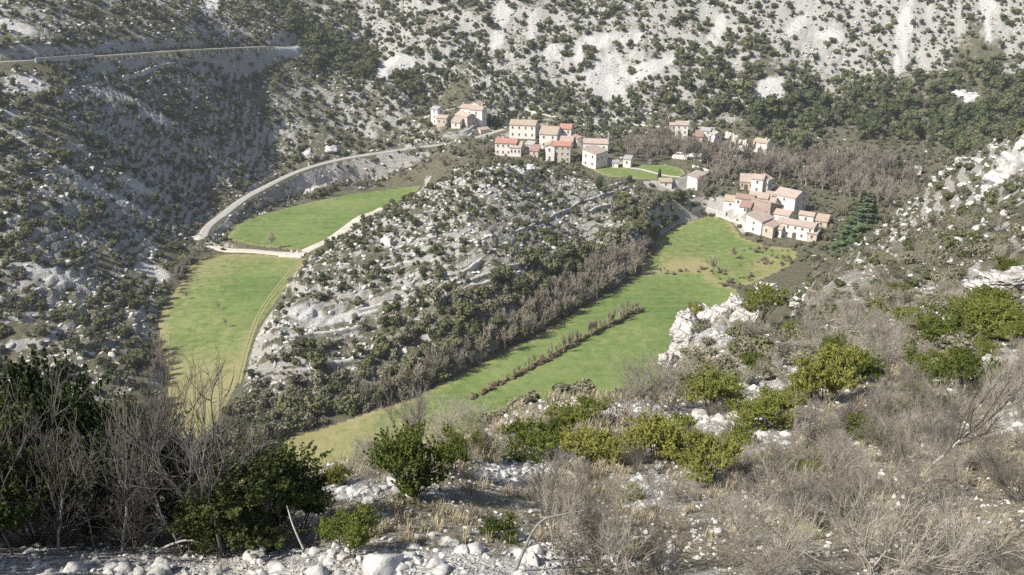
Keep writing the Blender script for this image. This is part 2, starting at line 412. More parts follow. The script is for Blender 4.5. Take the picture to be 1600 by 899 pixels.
# flat meadows on the valley floor (outlines in photograph pixels, laid on z = 0)
def poly_flat(pts, z=0.0):
    return np.array([flat(u, v, z)[:2] for u, v in pts])
MEADOWS = {
 'long': poly_flat([(400, 735), (430, 692), (500, 672), (560, 651), (640, 624), (690, 601), (740, 575), (800, 546), (850, 520), (885, 498), (925, 474), (965, 452), (1000, 432), (1045, 421), (1100, 428), (1112, 440), (1150, 452),
                    (1165, 480), (1150, 530), (1080, 580), (1000, 640), (880, 690), (700, 740), (520, 790)]),
 'pasture': poly_flat([(1000, 430), (1008, 400), (1030, 372), (1060, 352), (1105, 338), (1140, 345), (1158, 372), (1200, 386), (1236, 388), (1248, 398), (1232, 416), (1200, 432), (1165, 446), (1112, 440), (1100, 428), (1045, 420)]),
 'north': poly_flat([(352, 372), (372, 352), (405, 338), (450, 325), (500, 313), (560, 302), (610, 296), (658, 290), (650, 300), (615, 322), (585, 340), (555, 352), (525, 370), (495, 387), (470, 392), (430, 388), (385, 382)]),
 'south': poly_flat([(322, 400), (360, 397), (405, 398), (450, 402), (478, 404), (468, 425), (445, 452), (424, 480), (405, 505), (392, 535), (375, 590), (345, 650), (310, 690), (270, 690), (262, 600), (250, 540), (248, 500), (262, 470), (285, 440), (300, 415)]),
 'village': poly_flat([(925, 266), (945, 258), (975, 262), (1000, 258), (1040, 258), (1066, 264), (1072, 272), (1055, 279), (1025, 281), (985, 279), (945, 275)], 11.5)}
MEADOW_Z = {'village': 11.5}
def seg_dist(px, py, poly):
    d = np.full(px.shape, 1e9)
    inside = np.zeros(px.shape, bool)
    for i in range(len(poly)):
        a = poly[i]; b = poly[(i+1) % len(poly)]; e = b-a
        t = np.clip(((px-a[0])*e[0]+(py-a[1])*e[1])/max(e@e, 1e-9), 0, 1)
        d = np.minimum(d, np.hypot(px-a[0]-t*e[0], py-a[1]-t*e[1]))
        cond = ((a[1] > py) != (b[1] > py))
        with np.errstate(divide='ignore', invalid='ignore'):
            xi = a[0] + (py-a[1])*e[0]/(e[1] if abs(e[1]) > 1e-9 else 1e-9)
        inside ^= cond & (px < xi)
    return np.where(inside, -d, d)

# the polar grid
th = np.radians(np.concatenate([np.linspace(-66, -40, 30)[:-1], np.linspace(-40, 40, 661), np.linspace(40, 66, 30)[1:]]))
lr = np.concatenate([np.arange(math.log(1.2), math.log(45), 0.021), np.arange(math.log(45), math.log(165), 0.008),
                     np.arange(math.log(165), math.log(640), 0.0052), np.arange(math.log(640), math.log(1150), 0.03)])
TH, LR = np.meshgrid(th, lr, indexing='ij')
RR = np.exp(LR); GX = RR*np.sin(TH); GY = RR*np.cos(TH)
sub = (slice(None, None, 3), slice(None, None, 3))
def upsample(fn, k=4):
    i = np.unique(np.append(np.arange(0, GX.shape[0], k), GX.shape[0]-1)); j = np.unique(np.append(np.arange(0, GX.shape[1], k), GX.shape[1]-1))
    c = fn(GX[np.ix_(i, j)], GY[np.ix_(i, j)]).reshape(len(i), len(j)).astype(float)
    t = np.stack([np.interp(np.arange(GX.shape[1]), j, row) for row in c])
    fi = np.interp(np.arange(GX.shape[0]), i, np.arange(len(i))); a = np.minimum(fi.astype(int), len(i)-2); f = (fi-a)[:, None]
    return t[a]*(1-f) + t[a+1]*f
ZB = upsample(base_height)
ci = np.minimum(np.arange(GX.shape[0])//3*3, GX.shape[0]-1); cj = np.minimum(np.arange(GX.shape[1])//3*3, GX.shape[1]-1)
RGc = region_of(GX[::3, ::3], GY[::3, ::3]).reshape(GX[::3, ::3].shape)
RG = RGc[np.ix_(ci//3, cj//3)]
# smooth weights of each region on the grid (for relief strength)
def blur(a, k):
    ker = np.ones(2*k+1)/(2*k+1)
    for ax in (0, 1):
        pad = [(0, 0), (0, 0)]; pad[ax] = (k, k)
        b = np.pad(a, pad, mode='edge'); c = np.cumsum(b, axis=ax)
        c = np.concatenate([np.zeros_like(np.take(c, [0], ax)), c], ax)
        a = (np.take(c, range(2*k+1, c.shape[ax]), ax) - np.take(c, range(0, c.shape[ax]-2*k-1), ax))/(2*k+1)
    return a
W = {k: blur((RG == i).astype(float), 5) for k, i in REG.items()}
rough_amp = 0.22*W['N'] + 1.5*W['R'] + 2.0*W['H'] + 2.6*W['L'] + 0.5*W['V'] + 4.0*W['B'] + 2.4*W['W']
nz = fbm(GX*0.045, GY*0.045, 3, 5, 0.55)
rid = 1-np.abs(2*fbm(GX*0.03+9, GY*0.03, 11, 5, 0.55)-1)
Z = ZB + rough_amp*(1.5*(nz-0.5) + 1.5*(rid-0.8))
# rock steps (bedding ledges) on the slopes
warpn = fbm(GX*0.02, GY*0.02, 21, 3)*7 + fbm(GX*0.14, GY*0.14, 22, 3)*3.2 - W['H']*0.30*(0.9*GX-0.42*GY)
step = 2.1
q = (Z + warpn)/step; fr = q-np.floor(q)
sharp = np.clip((fr-0.5)*3.6+0.5, 0, 1)
led = (np.floor(q)+sharp)*step - warpn
kled = 0.95*W['H'] + 1.0*W['L'] + 0.9*W['B'] + 0.3*W['R'] + 0.5*W['W']
kled = kled*np.clip((fbm(GX*0.04, GY*0.04, 31, 3)-0.34)*6, 0, 1)
Z = Z*(1-kled) + led*kled
Z += W['N']*(0.10*(fbm(GX*1.3, GY*1.3, 41, 4)-0.5) + 0.5*(fbm(GX*0.25, GY*0.25, 42, 3)-0.5))
Z += (1-W['N'])*(1-W['F'])*0.9*(fbm(GX*0.35, GY*0.35, 43, 3)-0.5)*(0.3+kled)
mead_d = {}
for k, pl in MEADOWS.items():
    if pl is None: continue
    d = np.full(GX.shape, 1e9)
    lo = pl.min(0)-16; hi = pl.max(0)+16
    s = (GX > lo[0]) & (GX < hi[0]) & (GY > lo[1]) & (GY < hi[1])
    d[s] = seg_dist(GX[s], GY[s], pl)
    mead_d[k] = d
    w = np.clip(1-d/6.0, 0, 1); w = w*w*(3-2*w)
    Z = Z*(1-w) + w*(MEADOW_Z.get(k, 0.0) + 0.35*(fbm(GX*0.03, GY*0.03, 51, 2)-0.5))
# benches cut for the two roads
ROAD_LOW = [flat(u, v, z)[:2] for u, v, z in ((316, 372, 1), (326, 354, 2), (350, 335, 3), (382, 311, 4), (420, 290, 5), (462, 270, 6), (505, 256, 7), (550, 246, 8), (600, 238, 9.5), (650, 231, 11), (700, 225, 12.5), (745, 215, 15), (772, 207, 16.5), (795, 200, 18))]
UPP = ((-170, 104, 345), (-60, 100, 345), (0, 97, 352), (75, 93, 370), (150, 88, 392), (225, 83, 420), (300, 78, 445), (370, 75, 473), (425, 73, 497), (452, 74, 512), (470, 70, 535))
UP = [np.array(at(*q))[:2] for q in UPP]; UPZ = [at(*q)[2] for q in UPP]
for rc, rz_ in ((np.array(ROAD_LOW), np.array([1, 2, 3, 4, 5, 6, 7, 8, 9.5, 11, 12.5, 15, 16.5, 18])), (np.array(UP), np.array(UPZ))):
    lo = rc.min(0)-14; hi = rc.max(0)+14; s = (GX > lo[0]) & (GX < hi[0]) & (GY > lo[1]) & (GY < hi[1]); px, py = GX[s], GY[s]; best = np.full(px.shape, 1e9); bz = np.zeros(px.shape)
    for i in range(len(rc)-1):
        a = rc[i]; e = rc[i+1]-a; t = np.clip(((px-a[0])*e[0]+(py-a[1])*e[1])/max(e@e, 1e-9), 0, 1); d = np.hypot(px-a[0]-t*e[0], py-a[1]-t*e[1])
        m = d < best; best[m] = d[m]; bz[m] = (rz_[i]+(rz_[i+1]-rz_[i])*t)[m]
    w = np.clip(1-(best-2.8)/3.6, 0, 1); w = w*w*(3-2*w); Z[s] = Z[s]*(1-w) + bz*w
NTH, NLR = GX.shape
def ground(x, y):
    x = np.asarray(x, float); y = np.asarray(y, float)
    t = np.arctan2(x, y); l = np.log(np.maximum(np.hypot(x, y), 1.21))
    fi = np.interp(t, th, np.arange(NTH)); fj = np.interp(l, lr, np.arange(NLR))
    i = np.minimum(fi.astype(int), NTH-2); j = np.minimum(fj.astype(int), NLR-2); a = fi-i; b = fj-j
    return (Z[i, j]*(1-a)+Z[i+1, j]*a)*(1-b) + (Z[i, j+1]*(1-a)+Z[i+1, j+1]*a)*b
def hit(u, v, rmin=5.0):
    """first ground point on the sight line through photograph pixel (u, v)"""
    d = ray(u, v); t = math.atan2(d[0], d[1]); k = d[2]/math.hypot(d[0], d[1])
    fi = float(np.interp(t, th, np.arange(NTH))); i = min(int(fi), NTH-2); a = fi-i
    col = Z[i]*(1-a)+Z[i+1]*a; rr = np.exp(lr); g = (HEYE + k*rr) - col
    idx = np.where((g <= 0) & (rr > rmin))[0]
    if len(idx) == 0: j = NLR-2; r = rr[j]
    else:
        j = max(idx[0], 1); g0, g1 = g[j-1], g[j]; f = g0/(g0-g1) if g0 > 0 else 1.0
        r = rr[j-1]+(rr[j]-rr[j-1])*f
    return np.array([r*math.sin(t), r*math.cos(t), HEYE+k*r])
def visible(x, y, h=0.0):
    """which ground points (raised by h) the camera sees past the terrain"""
    x = np.asarray(x, float); y = np.asarray(y, float); z = ground(x, y)+h
    r = np.hypot(x, y); ok = np.ones(x.shape, bool)
    for f in np.concatenate([np.linspace(0.03, 0.95, 120), np.linspace(0.955, 0.995, 10)]):
        ok &= ground(x*f, y*f) < HEYE + (z-HEYE)*f + 0.15
    return ok

# zones: R = stoniness, G = open scree, B = close-by ground
U, V_, DEP = project(np.stack([GX, GY, Z], -1))
stoni = (0.58+0.10*np.clip((RR-35)/20, 0, 1))*W['N'] + 0.55*W['R'] + 0.58*W['H'] + 0.55*W['L'] + 0.36*W['V'] + 0.74*W['B'] + 0.40*W['W'] + 0.2*W['F']
stoni = stoni + 0.34*W['B']*np.clip((U-1180)/150, 0, 1)*np.clip((120-V_)/40, 0, 1)
gr_ = np.gradient(Z, axis=1)/np.maximum(np.gradient(RR, axis=1), 0.01); gt_ = np.gradient(Z, axis=0)/np.maximum(RR*np.gradient(TH, axis=0), 0.01)
steep = np.hypot(gr_, gt_); steep0 = blur(steep, 8)
stoni = stoni - 0.10 + 0.85*np.clip((steep-steep0)*1.6, -0.12, 0.75)*(1-W['N'])
scree = np.zeros(GX.shape)
SCREE = [(615, 105, 34, 16, -0.35), (950, 118, 32, 34, -0.6), (785, 18, 14, 22, 0.0), (775, 62, 12, 18, 0.3), (832, 40, 10, 24, 0.1), (930, 66, 34, 12, -0.3), (985, 62, 18, 10, -.6),
         (862, 85, 18, 14, -.3), (905, 90, 10, 12, 0), (1012, 105, 45, 9, -.35), (1120, 50, 10, 26, .4), (1205, 140, 20, 26, .8), (1412, 50, 11, 55, 0.15), (1405, 95, 9, 22, 0.2), (1545, 12, 16, 16, 0), (1543, 45, 6, 24, -.1),
         (1300, 55, 26, 10, 0.1), (1245, 40, 10, 22, .7), (490, 284, 44, 12, -.32), (330, 10, 14, 16, 0.2), (180, 310, 60, 8, .5), (120, 280, 40, 7, .6), (215, 290, 40, 7, .5), (235, 425, 30, 10, .3), (80, 430, 60, 14, .3),
         (480, 490, 26, 14, 0), (540, 495, 60, 7, -.25), (1000, 120, 30, 5, -.4), (40, 130, 40, 12, .3), (20, 40, 40, 10, .4), (180, 150, 40, 8, .3), (455, 80, 22, 9, .2), (240, 185, 25, 8, .3)]
for u0, v0, a_, b_, rot in SCREE:
    du = U-u0; dv = V_-v0; c_, s_ = math.cos(rot), math.sin(rot)
    e = np.sqrt(((du*c_+dv*s_)/a_)**2 + ((-du*s_+dv*c_)/b_)**2) + 0.9*(fbm(GX*0.11, GY*0.11, int(u0) % 97, 4)-0.5)
    far_ok = (DEP > 150)
    scree = np.maximum(scree, np.clip((1.0-e)*4+0.5, 0, 1)*far_ok)
stoni = np.clip(stoni, 0, 1)
bare_near = []
for u0, v0, a_, b_ in [(560, 768, 90, 22), (800, 740, 70, 20), (830, 735, 60, 25), (1090, 660, 140, 22), (1180, 690, 80, 20), (1570, 590, 60, 45), (1560, 440, 70, 14), (1190, 600, 70, 40), (1010, 770, 60, 40), (1150, 505, 110, 40), (1580, 660, 40, 30), (980, 640, 60, 15)]:
    e = np.hypot((U-u0)/a_, (V_-v0)/b_) + 0.9*(fbm(GX*0.7, GY*0.7, 5, 4)-0.5)
    stoni = np.maximum(stoni, np.clip((1.15-e)*2, 0, 1)*(DEP < 130)*0.95)
stoni = np.maximum(stoni, np.clip((V_-842)/25, 0, 1)*(DEP < 14)*0.9*np.clip((980-U)/120, 0, 1))
for rc in (np.array(ROAD_LOW), np.array(UP)):
    near_r = np.full(GX.shape, 1e9); s = (GX > rc[:, 0].min()-20) & (GX < rc[:, 0].max()+20) & (GY > rc[:, 1].min()-20) & (GY < rc[:, 1].max()+20); e_ = np.full(s.sum(), 1e9)
    for i in range(len(rc)-1):
        a = rc[i]; v = rc[i+1]-a; t = np.clip(((GX[s]-a[0])*v[0]+(GY[s]-a[1])*v[1])/max(v@v, 1e-9), 0, 1); e_ = np.minimum(e_, np.hypot(GX[s]-a[0]-t*v[0], GY[s]-a[1]-t*v[1]))
    near_r[s] = e_; stoni = np.clip(stoni - 0.34*np.clip(1.3-near_r/11, 0, 1), 0, 1)
zone = np.stack([stoni, scree, np.clip(1-(RR-60)/50, 0, 1), np.ones(GX.shape)], -1)

FLOORD = np.min(np.stack(list(mead_d.values())), 0)
in_mead = FLOORD < 0
def build_ground():
    idx = np.arange(NTH*NLR).reshape(NTH, NLR)
    quads = np.stack([idx[:-1, :-1], idx[1:, :-1], idx[1:, 1:], idx[:-1, 1:]], -1).reshape(-1, 4)
    cen = FLOORD[:-1, :-1].ravel()*0.25 + FLOORD[1:, :-1].ravel()*0.25 + FLOORD[1:, 1:].ravel()*0.25 + FLOORD[:-1, 1:].ravel()*0.25
    allv = np.stack([GX, GY, Z], -1).reshape(-1, 3); zn = zone.reshape(-1, 4).copy()
    which = np.zeros(len(quads), int)
    names = list(mead_d)
    for k, nm in enumerate(names):
        d = mead_d[nm]
        c = (d[:-1, :-1]+d[1:, :-1]+d[1:, 1:]+d[:-1, 1:]).ravel()/4
        which[c < 0] = k+1
    dry = {'long': 0.18, 'pasture': 0.36, 'north': 0.08, 'south': 0.34, 'village': 0.3}
    for k in range(len(names)+1):
        f = quads[which == k]
        used, inv = np.unique(f, return_inverse=True); f2 = inv.reshape(-1, 4)
        me = mesh_np('ground_mesh', allv[used], f2, [M['hill'] if k == 0 else M['meadow']], smooth=True)
        z_ = zn[used]
        if k:
            nm = names[k-1]; d = mead_d[nm].reshape(-1)[used]; gx = GX.reshape(-1)[used]; gy = GY.reshape(-1)[used]
            uu = U.reshape(-1)[used]; vv = V_.reshape(-1)[used]
            dr = dry[nm] + 0.5*np.clip(1+d/3.5, 0, 1) + 0.5*(fbm(gx*0.03, gy*0.03, 61, 3)-0.5)
            if nm == 'south': dr += 0.55*np.clip((372-uu)/90, 0, 1)*np.clip((460-vv)/60, 0, 1) + 0.35*np.clip((vv-540)/60, 0, 1) - 0.55*np.clip(1-np.hypot((uu-395)/50, (vv-470)/60), 0, 1)
            if nm == 'pasture': dr += 0.8*np.clip(1-np.hypot((uu-1075)/50, (vv-420)/22), 0, 1) + 0.7*np.clip(1-np.hypot((uu-1200)/40, (vv-415)/20), 0, 1)
            if nm == 'long': dr += 0.5*np.clip((vv-600)/80, 0, 1)
            z_[:, 0] = np.clip(dr, 0, 1)
        ca = me.color_attributes.new('zone', 'FLOAT_COLOR', 'POINT'); ca.data.foreach_set('color', z_.astype(np.float32).ravel())
        o = link('ground' if k == 0 else 'meadow', me)
        lab = {'long': 'long green meadow strip below the terraced hill', 'pasture': 'rough green pasture below the lower village',
               'north': 'bright green curved field beside the valley road', 'south': 'dry yellowish green field below the small bridge', 'village': 'grassy green at the right end of the upper village'}
        if k == 0: tag(o, 'stony limestone hillsides and ground of the valley', 'ground', kind='structure')
        else: tag(o, lab[names[k-1]], 'meadow', kind='structure')
build_ground()

# ------------------------------------------------------------------ roads and paths draped on the ground
def spline(pts, step_):
    pts = np.asarray(pts, float)
    P = np.vstack([2*pts[0]-pts[1], pts, 2*pts[-1]-pts[-2]]); out = []
    for i in range(1, len(P)-2):
        L_ = np.linalg.norm(P[i+1]-P[i]); m = max(2, int(L_/step_))
        for t in np.linspace(0, 1, m, endpoint=False):
            a = 2*P[i]; b = P[i+1]-P[i-1]; c = 2*P[i-1]-5*P[i]+4*P[i+1]-P[i+2]; d = -P[i-1]+3*P[i]-3*P[i+1]+P[i+2]
            out.append(0.5*(a+b*t+c*t*t+d*t**3))
    out.append(P[-2]); return np.array(out)
def ribbon(name, pts, width, mat, lift=0.12, skirt=0.0, smoothz=0, crossn=5):
    c = spline(pts, 1.2)[:, :2]; t = np.gradient(c, axis=0); t /= np.linalg.norm(t, axis=1)[:, None]; nrm = np.stack([-t[:, 1], t[:, 0]], -1)
    s = np.linspace(-0.5, 0.5, crossn)
    wv = width*(1+0.12*(fbm(c[:, 0]*0.2, c[:, 1]*0.2, 3, 2)-0.5)*2)
    X = c[:, None, :] + nrm[:, None, :]*(s[None, :, None]*wv[:, None, None])
    zz = ground(X[..., 0], X[..., 1])
    if smoothz:
        zc = zz.max(1); k = smoothz
        zc = np.convolve(np.pad(zc, k, mode='edge'), np.ones(2*k+1)/(2*k+1), 'valid')
        zz = np.repeat(zc[:, None], crossn, 1)
    zz = zz + lift
    v = np.concatenate([X, zz[..., None]], -1); nrow = len(c)
    if skirt:
        l = v[:, :1].copy(); l[..., 2] -= skirt; r = v[:, -1:].copy(); r[..., 2] -= skirt
        v = np.concatenate([l, v, r], 1)
    ncol = v.shape[1]
    idx = np.arange(nrow*ncol).reshape(nrow, ncol)
    f = np.stack([idx[:-1, :-1], idx[1:, :-1], idx[1:, 1:], idx[:-1, 1:]], -1).reshape(-1, 4)[:, ::-1]
    me = mesh_np(name+'_mesh', v.reshape(-1, 3), f, [mat], smooth=False)
    return link(name, me), c, zz[:, crossn//2]
o, _, _ = ribbon('road', ROAD_LOW, 4.0, M['asphalt'], 0.15, 0.6, 6)
tag(o, 'pale asphalt road curving along the foot of the left slope to the village', 'road', kind='structure')
o, _, _ = ribbon('path', [flat(u, v, 0)[:2] for u, v in ((305, 374), (330, 381), (365, 388), (400, 393), (440, 397), (478, 399))], 4.0, M['track'], 0.16, 1.0, 3)
tag(o, 'pale track crossing the small bridge between the two fields', 'path', kind='structure')
o, _, _ = ribbon('path', [flat(u, v, 0)[:2] for u, v in ((476, 399), (500, 390), (525, 376), (548, 362), (572, 350), (600, 334))], 4.4, M['track'], 0.2, 1.0, 3)
tag(o, 'sandy track beside the curved green field', 'path', kind='structure')
for k, off in enumerate((-0.75, 0.75)):
    pts = [flat(u+off*3.4, v, 0)[:2] for u, v in ((474, 404), (455, 424), (432, 452), (412, 480), (398, 508), (386, 545), (372, 600))]
    o, _, _ = ribbon('wheel_track', pts, 0.6, M['rut'], 0.07)
    tag(o, ('left' if k == 0 else 'right') + ' worn wheel rut along the dry field', 'wheel track', 'wheel ruts in the dry field', 'structure')
o, _, _ = ribbon('road', UP, 3.0, M['asphalt'], 0.12, 0.4, 8)
tag(o, 'narrow road cut across the upper left slope', 'road', kind='structure')
o, _, _ = ribbon('path', [hit(u, v)[:2] for u, v in ((985, 263), (1000, 265), (1020, 270), (1040, 275), (1065, 279))], 2.2, M['track'], 0.12)
tag(o, 'pale footpath across the village green', 'path', kind='structure')
o, _, _ = ribbon('path', [hit(u, v)[:2] for u, v in ((1102, 328), (1125, 336), (1150, 345), (1165, 358))], 1.6, M['track'], 0.15)
tag(o, 'stony path running down to the lower village', 'path', kind='structure')
o, _, _ = ribbon('path', [hit(u, v)[:2] for u, v in ((660, 186), (720, 168), (800, 172), (860, 182), (920, 194), (980, 198), (1040, 200))], 1.5, M['track'], 0.3, 1.0)
tag(o, 'pale terrace path along the foot of the far slope', 'path', kind='structure')
# ------------------------------------------------------------------ plant and rock shapes (shared meshes)
import bmesh
def ico(sub):
    bm = bmesh.new(); bmesh.ops.create_icosphere(bm, subdivisions=sub, radius=1.0)
    v = np.array([q.co[:] for q in bm.verts]); f = np.array([[q.index for q in p.verts] for p in bm.faces]); bm.free()
    return v, f
ICO1, ICO2, ICO3 = ico(1), ico(2), ico(3)
def unit(n_, g):
    d = g.normal(size=(n_, 3)); return d/np.linalg.norm(d, axis=1)[:, None]
def leaf_quads(p, nrm, size, g, aspect=1.0):
    """one small folded leaf face per point, facing roughly along nrm"""
    n_ = len(p); a = np.cross(nrm, unit(n_, g)); a /= np.maximum(np.linalg.norm(a, axis=1), 1e-6)[:, None]; b = np.cross(nrm, a)
    s = size[:, None]
    v = np.stack([p-a*s*aspect, p-b*s*0.6+nrm*s*0.25, p+a*s*aspect, p+b*s*0.6+nrm*s*0.25], 1).reshape(-1, 3)
    i = np.arange(n_)*4
    f = np.concatenate([np.stack([i, i+1, i+2], -1), np.stack([i, i+2, i+3], -1)])
    return v, f
def tubes(segs, k=3):
    """tapered prisms along segments (p0, p1, r0, r1)"""
    s = np.array([np.r_[a, b, r0, r1] for a, b, r0, r1 in segs]); p0, p1, r0, r1 = s[:, :3], s[:, 3:6], s[:, 6], s[:, 7]
    d = p1-p0; L_ = np.maximum(np.linalg.norm(d, axis=1), 1e-6)[:, None]; d = d/L_
    ref = np.where(np.abs(d[:, 2:3]) > 0.9, np.array([[1., 0, 0]]), np.array([[0, 0, 1.]])); a = np.cross(d, ref); a /= np.linalg.norm(a, axis=1)[:, None]; b = np.cross(d, a)
    ang = np.arange(k)*2*np.pi/k; vs = []
    ring = np.cos(ang)[None, :, None]*a[:, None] + np.sin(ang)[None, :, None]*b[:, None]
    v = np.concatenate([p0[:, None]+ring*r0[:, None, None], (p1+d*r1[:, None]*0.6)[:, None]+ring*r1[:, None, None]], 1)
    i = (np.arange(len(s))*2*k)[:, None]; j = np.arange(k)[None]; j2 = (np.arange(k)+1)[None] % k
    f1 = np.stack([i+j, i+j2, i+k+j2], -1).reshape(-1, 3); f2 = np.stack([i+j, i+k+j2, i+k+j], -1).reshape(-1, 3)
    return v.reshape(-1, 3), np.concatenate([f1, f2])
def join(parts):
    vs, fs, ms = [], [], []; n_ = 0
    for k, (v, f) in enumerate(parts):
        vs.append(v); fs.append(np.asarray(f)+n_); ms.append(np.full(len(f), k)); n_ += len(v)
    return np.concatenate(vs), np.concatenate(fs), np.concatenate(ms)
def blob(seed, nl=5, leaves=150, leaf=0.10, tall=1.0, core=0.86, spread=0.42, base=0.12):
    """a lumpy crown about 1 wide and `tall` high standing on z = 0: dark inner lumps and leaf clumps all round"""
    g = np.random.default_rng(seed); V = []; F = []; n_ = 0; lob = []
    for k in range(nl):
        a = g.uniform(0, 2*np.pi); r = spread*math.sqrt(g.uniform(0.02, 1))*0.75
        hz = g.uniform(base+0.15, 0.78)*tall if k else 0.6*tall
        R = g.uniform(0.17, 0.30)*(1.0 if hz < 0.6*tall else 0.85)
        if k == 0: r *= 0.2; R = 0.30
        lob.append((np.array([r*math.cos(a), r*math.sin(a), hz]), R))
    for c, R in lob:
        v, f = ICO1; d = 1+0.35*(vn3(v*1.7+seed, 5)-0.5)
        V.append(c+v*d[:, None]*R*core*np.array([1, 1, 0.95])); F.append(f+n_); n_ += len(v)
    w = np.array([R**2 for c, R in lob]); w /= w.sum()
    pick = g.choice(len(lob), leaves, p=w); d = unit(leaves, g); d[:, 2] = np.abs(d[:, 2])*np.where(g.uniform(size=leaves) < 0.75, 1, -1)
    c = np.array([l[0] for l in lob])[pick]; R = np.array([l[1] for l in lob])[pick]
    p = c + d*(R*g.uniform(0.8, 1.22, leaves))[:, None]; p[:, 2] = np.maximum(p[:, 2], 0.03)
    nn = d + 0.9*unit(leaves, g); nn /= np.linalg.norm(nn, axis=1)[:, None]
    lv, lf = leaf_quads(p, nn, leaf*g.uniform(0.6, 1.35, leaves), g)
    return np.concatenate(V+[lv]), np.concatenate(F+[lf+n_]), lob
def stem_mesh(h, r, g, n_=3):
    segs = []
    for k in range(n_):
        top = np.array([g.uniform(-.2, .2), g.uniform(-.2, .2), h]); mid = top*0.5+np.array([g.uniform(-.04, .04), g.uniform(-.04, .04), 0])
        b0 = np.array([g.uniform(-.03, .03), g.uniform(-.03, .03), -0.12])
        segs += [(b0, mid, r, r*0.75), (mid, top, r*0.75, r*0.4)]
    return tubes(segs, 4)
def shrub_mesh(name, seed, leafmat, stem=True, **kw):
    g = np.random.default_rng(seed+500); v, f, _ = blob(seed, **kw); sv, sf = stem_mesh(0.5, 0.025, g)
    V, F, MI = join([(v, f), (sv, sf)])
    return mesh_np(name, V, F, [leafmat, M['trunk']], face_mat=MI)
def twigs(seed, levels, kids, length, spread, r0, up=0.15, start=(0, 0, 0), d0=(0, 0, 1), curl=0.25, shrink=0.68, rshrink=0.6, nseg=2, first_kids=None, rmin=0.0):
    """recursive branching, as segments per level"""
    g = np.random.default_rng(seed); out = [[] for _ in range(levels+1)]
    def grow(p, d, L_, r, lev):
        d = np.array(d, float); p = np.array(p, float); pts = []
        for s_ in range(nseg):
            dd = d + curl*g.normal(size=3) + np.array([0, 0, up]); dd /= np.linalg.norm(dd)
            q = p + dd*L_/nseg; ra = r*(1-0.35*s_/nseg); rb = r*(1-0.35*(s_+1)/nseg)
            out[lev].append((p, q, max(ra, rmin), max(rb, rmin))); pts.append((p, q, dd)); p, d = q, dd
        if lev >= levels: return
        kk = (first_kids if (lev == 0 and first_kids) else kids)
        kk = max(1, int(round(kk*g.uniform(0.75, 1.3))))
        for k in range(kk):
            a, b, dd = pts[g.integers(len(pts)//2, len(pts))] if lev == 0 else pts[g.integers(0, len(pts))]
            t = g.uniform(0.25, 1); base = a+(b-a)*t
            nd = dd + spread*g.normal(size=3); nd /= np.linalg.norm(nd)
            grow(base, nd, L_*shrink*g.uniform(0.7, 1.25), r*rshrink, lev+1)
        grow(p, d, L_*shrink, r*rshrink*1.1, lev+1)
    grow(start, d0, length, r0, 0)
    return out

# --- far shrubs
EVER = [shrub_mesh('evergreen_shrub', 10+k, M['evergreen'], nl=5+k % 4, leaves=200, leaf=0.085, tall=[0.65, 0.85, 1.0, 0.6, 0.75, 1.15][k], spread=0.52) for k in range(6)]
SCRUB = [shrub_mesh('grey_scrub', 40+k, M['scrub'], nl=4, leaves=200, leaf=0.075, tall=[0.7, 0.85, 1.0, 0.65][k], core=0.7) for k in range(4)]
PINE = [shrub_mesh('pine', 60+k, M['evergreen_fresh'], nl=6, leaves=240, leaf=0.075, tall=[1.3, 1.5, 1.15, 1.4][k], spread=0.36, base=0.2) for k in range(4)]
# --- bare trees: trunk mesh + crown mesh, 1 unit tall
def bare_tree_meshes(seed, mat_t, mat_c, slim=1.0, kids=4, levels=4, fk=7, rmin=0.0042):
    out = twigs(seed, levels, kids, 0.42, 0.42*slim, 0.022, up=0.10, curl=0.10, shrink=0.60, rshrink=0.55, first_kids=fk, nseg=3, rmin=rmin)
    tv, tf = tubes([(a-np.array([0, 0, 0.06]) if i == 0 else a, b, r, r2) for i, (a, b, r, r2) in enumerate(out[0])], 5)
    segs = [s for l in out[1:] for s in l]; cv, cf = tubes(segs, 3)
    top = max(cv[:, 2].max(), 0.5)
    return mesh_np('trunk', tv/top, tf, [mat_t]), mesh_np('crown', cv/top, cf, [mat_c])
BARE = [bare_tree_meshes(80+k, M['twig_far'], M['twig_far'], slim=[1.0, 0.8, 1.2, 1.0, 0.7][k], kids=3, levels=4, fk=8) for k in range(5)]
SAPL = [bare_tree_meshes(95+k, M['twig_far'], M['twig_far'], slim=0.42, kids=3, levels=3, fk=9, rmin=0.0034) for k in range(3)]
print('bare tris', [len(b[1].polygons) for b in BARE], [len(b[1].polygons) for b in SAPL])
# --- rocks
def rock_mesh(name, seed, mat, sub=ICO2, cuts=18, rough=0.12):
    g = np.random.default_rng(seed); v = sub[0].copy()
    v *= g.uniform(0.75, 1.25, 3)
    for k in range(cuts):
        n_ = unit(1, g)[0]; d = g.uniform(0.38, 0.72); s = v@n_
        v = v - np.clip(s-d, 0, None)[:, None]*n_*0.98
    v = v*(1+rough*(fbm3(v*2.3+seed, seed, 3)-0.5)*2)[:, None]
    v[:, 2] *= 0.72
    v /= np.abs(v[:, :2]).max()*2
    return mesh_np(name, v, sub[1], [mat])
ROCK = [rock_mesh('limestone_rock', 200+k, M['rock'], ICO3 if k < 4 else ICO2) for k in range(9)]
FROCK = [rock_mesh('limestone_outcrop', 230+k, M['farrock'], ICO2, 12, 0.16) for k in range(6)]

